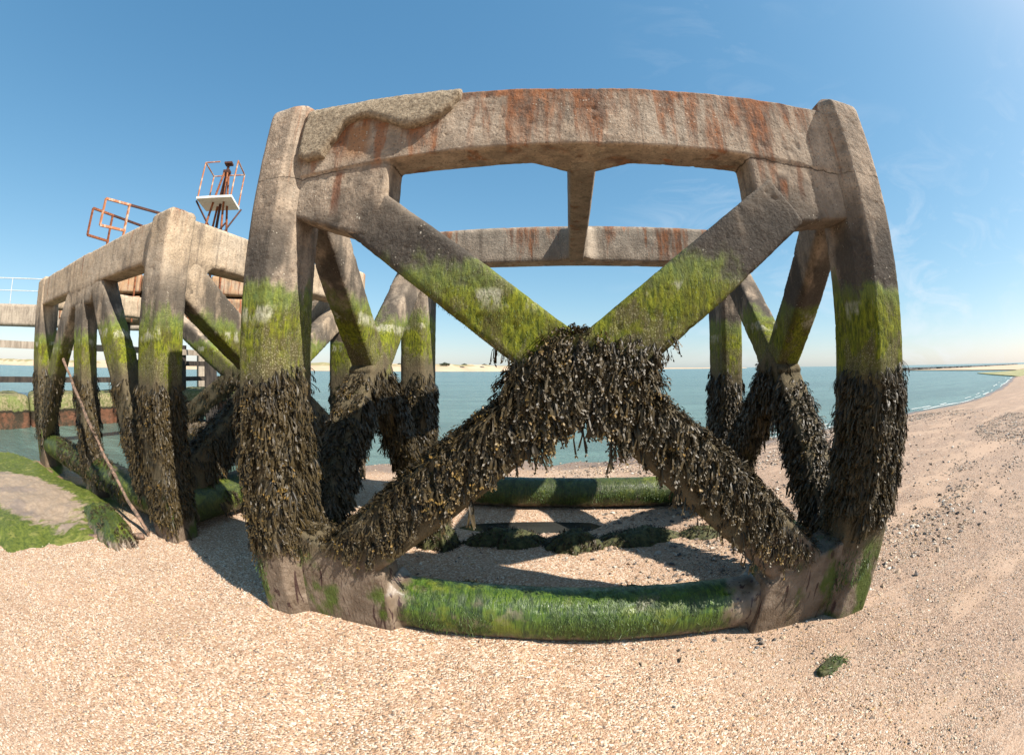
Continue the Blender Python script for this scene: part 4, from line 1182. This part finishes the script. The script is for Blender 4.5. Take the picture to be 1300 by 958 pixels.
for k in range(6):
    a = -0.5 + k * 1.55
    boxobj('pile', [tfp(p) for p in cbox(a, a + 0.4, 0.5, 0.9, -2.2, zb, 0.03)], 'dark_timber', PH)
for k in range(9):
    a = -0.2 + k * 0.95
    rodobj('rust_strap', [(tfp((a, -0.03, zb - 0.05)), tfp((a, -0.03, zt + 0.25)))], 0.03, 'rusty_steel', PH, 6)

# railings on the pier head
def gate_rail(s0, s1, t, z0, z1, z2, label, mat_a, mat_b, org):
    dr = Vector((0.28, 0.96, 0)) if mat_a == 'faded_paint' else Vector((0.05, 0.9987, 0))
    q = lambda s, z: org + dr * s + Vector((0, 0, z))
    r = thing('guard_rail', label, 'railing', tuple(q(0, zt)), 'rusty railings on the pier head')
    rodobj('top_rail', [(q(s0, z2), q(s0 + 1.0, z2))], 0.034, mat_a, r, sq=True)
    rodobj('top_rail', [(q(s0 + 1.0, z2), q(s1, z2))], 0.034, mat_b, r, sq=True)
    rodobj('lower_rail', [(q(s0, z1), q(s0 + 1.0, z1))], 0.034, mat_a, r, sq=True)
    rodobj('end_post', [(q(s0, z1), q(s0, z2))], 0.034, mat_a, r, sq=True)
    for k in range(2):
        rodobj('post', [(q(s0 + 0.95 + k * 2.9, zt), q(s0 + 0.95 + k * 2.9, z2))], 0.034, mat_a, r, sq=True)
    return r
gate_rail(0, 5.2, 0, zt, 5.35, 6.15, 'nearer rusty rail with a cream painted end, rising above the left frame', 'faded_paint', 'rusty_dark', Vector((-11.4, 6.93, 0)))
gate_rail(0, 5.0, 0, zt, 5.30, 6.15, 'further rusty rail with a closed square end, lower and to the left', 'rusty_steel', 'rusty_dark', Vector((-12.5, 7.12, 0)))

# ladder tower with its little railed platform
TW = thing('lookout_tower', 'small rusty steel tower carrying a white railed platform', 'steel tower', tuple(tfp((6.2, 0.9, zt))))
tc_ = Vector((-9.2, 10.4, 0)); zP = 6.65
ux, uy = Vector((0.93, 0.37, 0)), Vector((-0.37, 0.93, 0))
def tw(a, b, z): return tc_ + ux * a + uy * b + Vector((0, 0, z))
boxobj('platform', [tw(a, b, z) for a in (-0.68, 0.6) for b in (-0.6, 0.6) for z in (zP - 0.07, zP)], 'white_paint', TW)
for a in (-0.64, 0.56):
    for b in (-0.56, 0.56):
        rodobj('platform_post', [(tw(a, b, zP), tw(a, b, zP + 1.2))], 0.028, 'faded_paint', TW)
rodobj('platform_rail', [(tw(-0.64, -0.56, zP + 1.2), tw(-0.64, 0.56, zP + 1.2)), (tw(-0.64, 0.56, zP + 1.2), tw(0.56, 0.56, zP + 1.2)), (tw(0.56, 0.56, zP + 1.2), tw(0.56, -0.56, zP + 1.2)),
                         (tw(-0.64, -0.56, zP + 1.2), tw(-0.1, -0.56, zP + 1.2))], 0.024, 'faded_paint', TW)
for (a, b), (c_, d_) in zip(((-0.5, -0.4), (0.5, -0.4), (0.55, 0.5), (-0.4, 0.5)), ((-0.02, -0.1), (0.1, -0.1), (0.1, 0.1), (0.0, 0.1))):
    rodobj('tower_leg', [(tw(a, b, zt), tw(c_, d_, zP + 1.0))], 0.04, 'rusty_steel', TW)
rodobj('mast', [(tw(0.05, 0, zt), tw(0.05, 0, zP + 1.35))], 0.05, 'rusty_dark', TW)
rodobj('cross_strut', [(tw(-0.5, -0.4, zt + 1.6), tw(0.5, -0.4, zt + 0.4)), (tw(0.5, -0.4, zt + 1.7), tw(-0.5, -0.4, zt + 0.5)), (tw(-0.7, -0.5, zP - 0.1), tw(0.2, 0, zP - 1.4)), (tw(0.7, 0.5, zP - 0.1), tw(0.1, 0, zP - 1.4))], 0.032, 'rusty_dark', TW)
boxobj('lamp_cap', [tw(0.05 + a, b, z) for a in (-0.14, 0.14) for b in (-0.14, 0.14) for z in (zP + 1.35, zP + 1.41)], 'rusty_dark', TW)
boxobj('lamp_cap', [tw(0.05 + a, b, z) for a in (-0.12, 0.12) for b in (-0.12, 0.12) for z in (zP + 1.02, zP + 1.12)], 'rusty_dark', TW)

# ------------------------------------------------------------------ long jetty: concrete deck on piles with a thin rail
AJ = Vector((-26.5, 1.9, 0)); BJ = Vector((-12.0, 20.4, 0))
dJ = (BJ - AJ).normalized(); nJ = Vector((-dJ.y, dJ.x, 0)); LJ = (BJ - AJ).length
def tfj(p): return AJ + dJ * p[0] + nJ * p[1] + Vector((0, 0, p[2]))
JT = thing('jetty', 'long pale concrete jetty deck crossing behind both frames on the left', 'jetty', tuple(AJ))
k = 0
a = 0.0
while a < LJ:
    b = min(a + 4.6, LJ)
    solid('deck_beam', [cbox(a, b - 0.03, 0, 0.35, 3.10, 4.10, 0.02)], tfj, MAT['jetty_concrete'], JT, 0.10, 0.012, 0.3, seed=80 + k)
    boxobj('deck_slab', [tfj(p) for p in cbox(a, b - 0.03, 0.35, 3.2, 3.7, 4.06, 0.01)], 'jetty_concrete', JT)
    boxobj('pile', [tfj(p) for p in cbox(a + 0.3, a + 0.95, 0.5, 1.1, -3, 3.12, 0.03)], 'jetty_concrete', JT)
    a = b; k += 1
for k in range(int(LJ / 2.3) + 1):
    s = 0.3 + k * 2.3
    rodobj('rail_post', [(tfj((s, 0.15, 4.1)), tfj((s, 0.15, 5.25)))], 0.03, 'grey_rail', JT, 6)
rodobj('rail', [(tfj((0, 0.15, 5.25)), tfj((LJ, 0.15, 5.25)))], 0.025, 'grey_rail', JT, 6)
rodobj('rail', [(tfj((0, 0.15, 4.7)), tfj((LJ, 0.15, 4.7)))], 0.02, 'grey_rail', JT, 6)

# ------------------------------------------------------------------ weedy breastwork wall and the timber jetty on it
WPTS = [(-17.5, -6.0), (-12.9, 4.0), (-12.7, 5.3), (-11.6, 8.3), (-10.9, 13.2), (-10.6, 16.5)]
def wall_mat():
    m = NT('weedy_rusty_wall')
    g = m.n('ShaderNodeNewGeometry'); P = g.outputs['Position']
    sep = m.n('ShaderNodeSeparateXYZ'); m.l(P, sep.inputs[0]); Z = sep.outputs[2]
    p = m.pos(src=P); n = m.noise(p, 2.2, 6, 0.7); f = m.noise(p, 14, 5, 0.7)
    zz = m.math('ADD', Z, m.math('MULTIPLY', m.math('SUBTRACT', n, 0.5), 0.3))
    col = m.mix(m.step(f, 0.3, 0.7), (0.07, 0.085, 0.02), (0.30, 0.24, 0.14))
    col = m.mix(m.step(n, 0.45, 0.62, 0, 0.6), col, (0.12, 0.16, 0.035))
    col = m.mix(m.step(zz, 0.28, 0.22), col, m.mix(m.step(n, 0.38, 0.6), (0.17, 0.075, 0.042), (0.05, 0.038, 0.024)))
    col = m.mix(m.math('MULTIPLY', m.step(zz, 0.30, 0.26), m.step(zz, 0.18, 0.23)), col, (0.03, 0.025, 0.015))
    return m.fin(col, 0.85, m.bump(f, 0.8, 0.05), 0.2)
MAT['wall'] = wall_mat()
wl = thing('breastwork_wall', 'low weedy sea wall with a rust red foot beyond the left frame', 'wall', (-12.7, 5.3, 0))
for i in range(len(WPTS) - 1):
    a = Vector((*WPTS[i], 0)); b = Vector((*WPTS[i + 1], 0)); d_ = (b - a).normalized(); n_ = Vector((-d_.y, d_.x, 0)); ll = (b - a).length
    solid('wall_section', [cbox(0, ll, 0, 2.6, -0.9, 0.66, 0.08), cbox(0, ll, -0.06, 0.1, 0.22, 0.34, 0.02)], lambda p: a + d_ * p[0] + n_ * p[1] + Vector((0, 0, p[2])), MAT['wall'], wl, 0.12, 0.09, 0.8, seed=90 + i)
tj = thing('timber_jetty', 'dark timber walkway with plank rails standing on the weedy sea wall', 'timber jetty', (-12.7, 5.3, 0.6))
def along(off, dist):
    i = 0
    for i in range(len(WPTS) - 1):
        a = Vector((*WPTS[i], 0)); b = Vector((*WPTS[i + 1], 0)); ll = (b - a).length
        if dist <= ll or i == len(WPTS) - 2: break
        dist -= ll
    d_ = (b - a).normalized(); n_ = Vector((-d_.y, d_.x, 0))
    return a + d_ * dist + n_ * off
prev = None
dd = 0.0
while dd < 24.5:
    c_ = along(0.9, dd)
    if dd > 16: boxobj('post', [tuple(c_ + Vector((x, y, z))) for x in (-0.14, 0.14) for y in (-0.14, 0.14) for z in (0.5, 2.25)], 'dark_timber', tj)
    if prev is not None:
        for z, h, mt in ((2.0, 0.10, 'grey_timber'), (1.6, 0.09, 'dark_timber'), (1.05, 0.08, 'dark_timber')):
            if z == 1.6 and dd < 16: continue
            u_ = (c_ - prev).normalized(); w_ = Vector((-u_.y, u_.x, 0)) * 0.05
            boxobj('plank_rail', [tuple(q + w_ * k - w_ * 3.4 + Vector((0, 0, zz))) for q in (prev - u_ * 0.03, c_ + u_ * 0.03) for k in (-1, 1) for zz in (z - h, z + h)], mt, tj)
    prev = c_
    dd += 1.75

# ------------------------------------------------------------------ far shore
def sand_far(name, a_, b_):
    m = NT(name); p = m.pos((1, 1, 4)); n = m.noise(p, 0.08, 6, 0.6)
    g = m.n('ShaderNodeNewGeometry'); sep = m.n('ShaderNodeSeparateXYZ'); m.l(g.outputs['Position'], sep.inputs[0])
    col = m.mix(m.step(n, 0.35, 0.65), a_, b_)
    top = m.math('MULTIPLY', m.step(sep.outputs[2], 2.2, 3.2), m.step(n, 0.42, 0.52))
    col = m.mix(top, col, (0.25, 0.22, 0.11))
    return m.fin(col, 0.9, None, 0.2)
MAT['far_sand'] = sand_far('far_sand', (0.475, 0.360, 0.245), (0.418, 0.302, 0.202))
def ridge(name, pts, mat, hw=14, n=160, seed=0):
    """long low bank: pts (x, y, height)"""
    xs_ = np.linspace(0, 1, n); kp = np.linspace(0, 1, len(pts)); Pn = np.array(pts, float)
    cx = np.interp(xs_, kp, Pn[:, 0]); cy = np.interp(xs_, kp, Pn[:, 1]); ch = np.interp(xs_, kp, Pn[:, 2])
    ch = ch * (1 + 0.16 * fbm(np.stack([xs_ * 40, xs_ * 0, xs_ * 0], -1), 1, 3, seed))
    prof = [(-1, 0), (-0.8, 0.16), (-0.45, 0.45), (-0.15, 0.92), (0, 1), (0.4, 0.9), (1, 0)]
    tx, ty = np.gradient(cx), np.gradient(cy); l_ = np.hypot(tx, ty); nx_, ny_ = -ty / l_, tx / l_
    V = []
    for u, h in prof:
        V.append(np.stack([cx + nx_ * u * hw, cy + ny_ * u * hw, SEA - 0.6 + (ch + 0.6) * h], -1))
    V = np.stack(V, 1).reshape(-1, 3); m_ = len(prof)
    ii = (np.arange(n - 1)[:, None] * m_ + np.arange(m_ - 1)[None]).ravel()
    return link(name, np_mesh(name, V, np.stack([ii, ii + m_, ii + m_ + 1, ii + 1], -1), True), MAT[mat])
o = ridge('sand_bank', [(-520, 130, 5.2), (-260, 190, 4.6), (-120, 235, 4.4), (-40, 245, 4.0), (0, 262, 3.4), (30, 300, 1.2)], 'far_sand', 16, 240, 4); tag(o, kind='structure')
o = ridge('distant_sand_bank', [(20, 700, 2.6), (180, 690, 2.4), (420, 700, 1.4)], 'far_sand', 20, 60, 7); tag(o, kind='structure')
def flat(name, pts, z, mat):
    bm = bmesh.new(); vs_ = [bm.verts.new((x, y, z)) for x, y in pts]; lo = [bm.verts.new((x * 1.0, y, SEA - 0.5)) for x, y in pts]
    bm.faces.new(vs_)
    for k in range(len(pts)):
        bm.faces.new((vs_[k], lo[k], lo[(k + 1) % len(pts)], vs_[(k + 1) % len(pts)]))
    bmesh.ops.recalc_face_normals(bm, faces=bm.faces)
    me = bpy.data.meshes.new(name); bm.to_mesh(me); bm.free()
    o = link(name, me, MAT[mat]); o['kind'] = 'structure'; return o
flat('sand_spit', [(119, 86), (135, 88), (400, 141), (700, 160), (420, 80), (170, 50), (109, 38), (112, 55), (118, 75)], 0.02, 'far_sand')
flat('green_flat', [(80, 38), (96, 36), (200, 50), (300, 60), (240, 38), (90, 24), (58, 19.5), (63, 23), (70, 30)], -0.08, 'green_flat')
def rocks_line(name, pts, n, seed, label):
    rng = random.Random(seed)
    hs = []
    bm = bmesh.new()
    for i in range(n):
        t = i / (n - 1) * (len(pts) - 1); k = min(int(t), len(pts) - 2); f_ = t - k
        x, y, h = [pts[k][j] * (1 - f_) + pts[k + 1][j] * f_ for j in range(3)]
        b2 = bmesh.new()
        hull_into(b2, [(x + rng.uniform(-2.6, 2.6), y + rng.uniform(-2, 2), SEA - 0.3 + rng.uniform(0, h + 0.3) if j > 3 else SEA - 0.3) for j in range(12)] + [(x, y, SEA + h)])
        t_ = bpy.data.meshes.new('t'); b2.to_mesh(t_); b2.free(); bm.from_mesh(t_); bpy.data.meshes.remove(t_)
    bmesh.ops.recalc_face_normals(bm, faces=bm.faces)
    me = bpy.data.meshes.new(name); bm.to_mesh(me); bm.free()
    o = link(name, me, MAT['groyne_rock']); tag(o, label, 'rock groyne', kind='stuff')
    return o
rocks_line('rock_groyne', [(112, 87, 0.9), (150, 98, 0.85), (230, 115, 0.8), (420, 146, 0.9)], 240, 5, 'low dark rock groyne running out beyond the right hand beach')
# bushes on the far bank
bush0 = None
rng = random.Random(9)
bp = [(-38, 243, 1.5, 'tallest dark bush on the far sand bank, just right of the back left column'), (-27, 244.5, 0.8, 'tiny dark bush on the far bank, middle of the gap left of the X brace'),
      (-16, 249, 0.7, 'smallest dark bush on the far bank, closest to the X brace'), (-125, 233, 2.4, 'wide dark bush on the far bank seen just right of the near left column'), (-64, 241, 1.0, 'dark bush on the far bank between the Y shaped braces and the back left column')]
for i, (x, y, s, lb) in enumerate(bp):
    if bush0 is None:
        bm = bmesh.new(); r_ = np.random.default_rng(5)
        for j in range(260):
            v = r_.normal(0, 1, 3); v = v / np.linalg.norm(v) * r_.uniform(0.5, 1.0); v[2] = abs(v[2]) * 0.7
            a_, b_ = r_.normal(0, 0.12, 3), r_.normal(0, 0.12, 3)
            bm.faces.new([bm.verts.new(Vector(v) * 1.0), bm.verts.new(Vector(v + a_ * 1.6)), bm.verts.new(Vector(v + b_ * 1.6))])
        me = bpy.data.meshes.new('bush'); bm.to_mesh(me); bm.free()
        b_o = bush0 = link('bush', me, simple('dark_bush', (0.025, 0.035, 0.014), (0.06, 0.07, 0.03), 3))
    else:
        b_o = bush0.copy(); COL.objects.link(b_o)
    b_o.location = (x, y, SEA + 3.7 + 0.15 * rng.random()); b_o.scale = (s * 2.2, s * 1.5, s * 0.9)
    tag(b_o, lb, 'bush', 'bushes on the far sand bank')
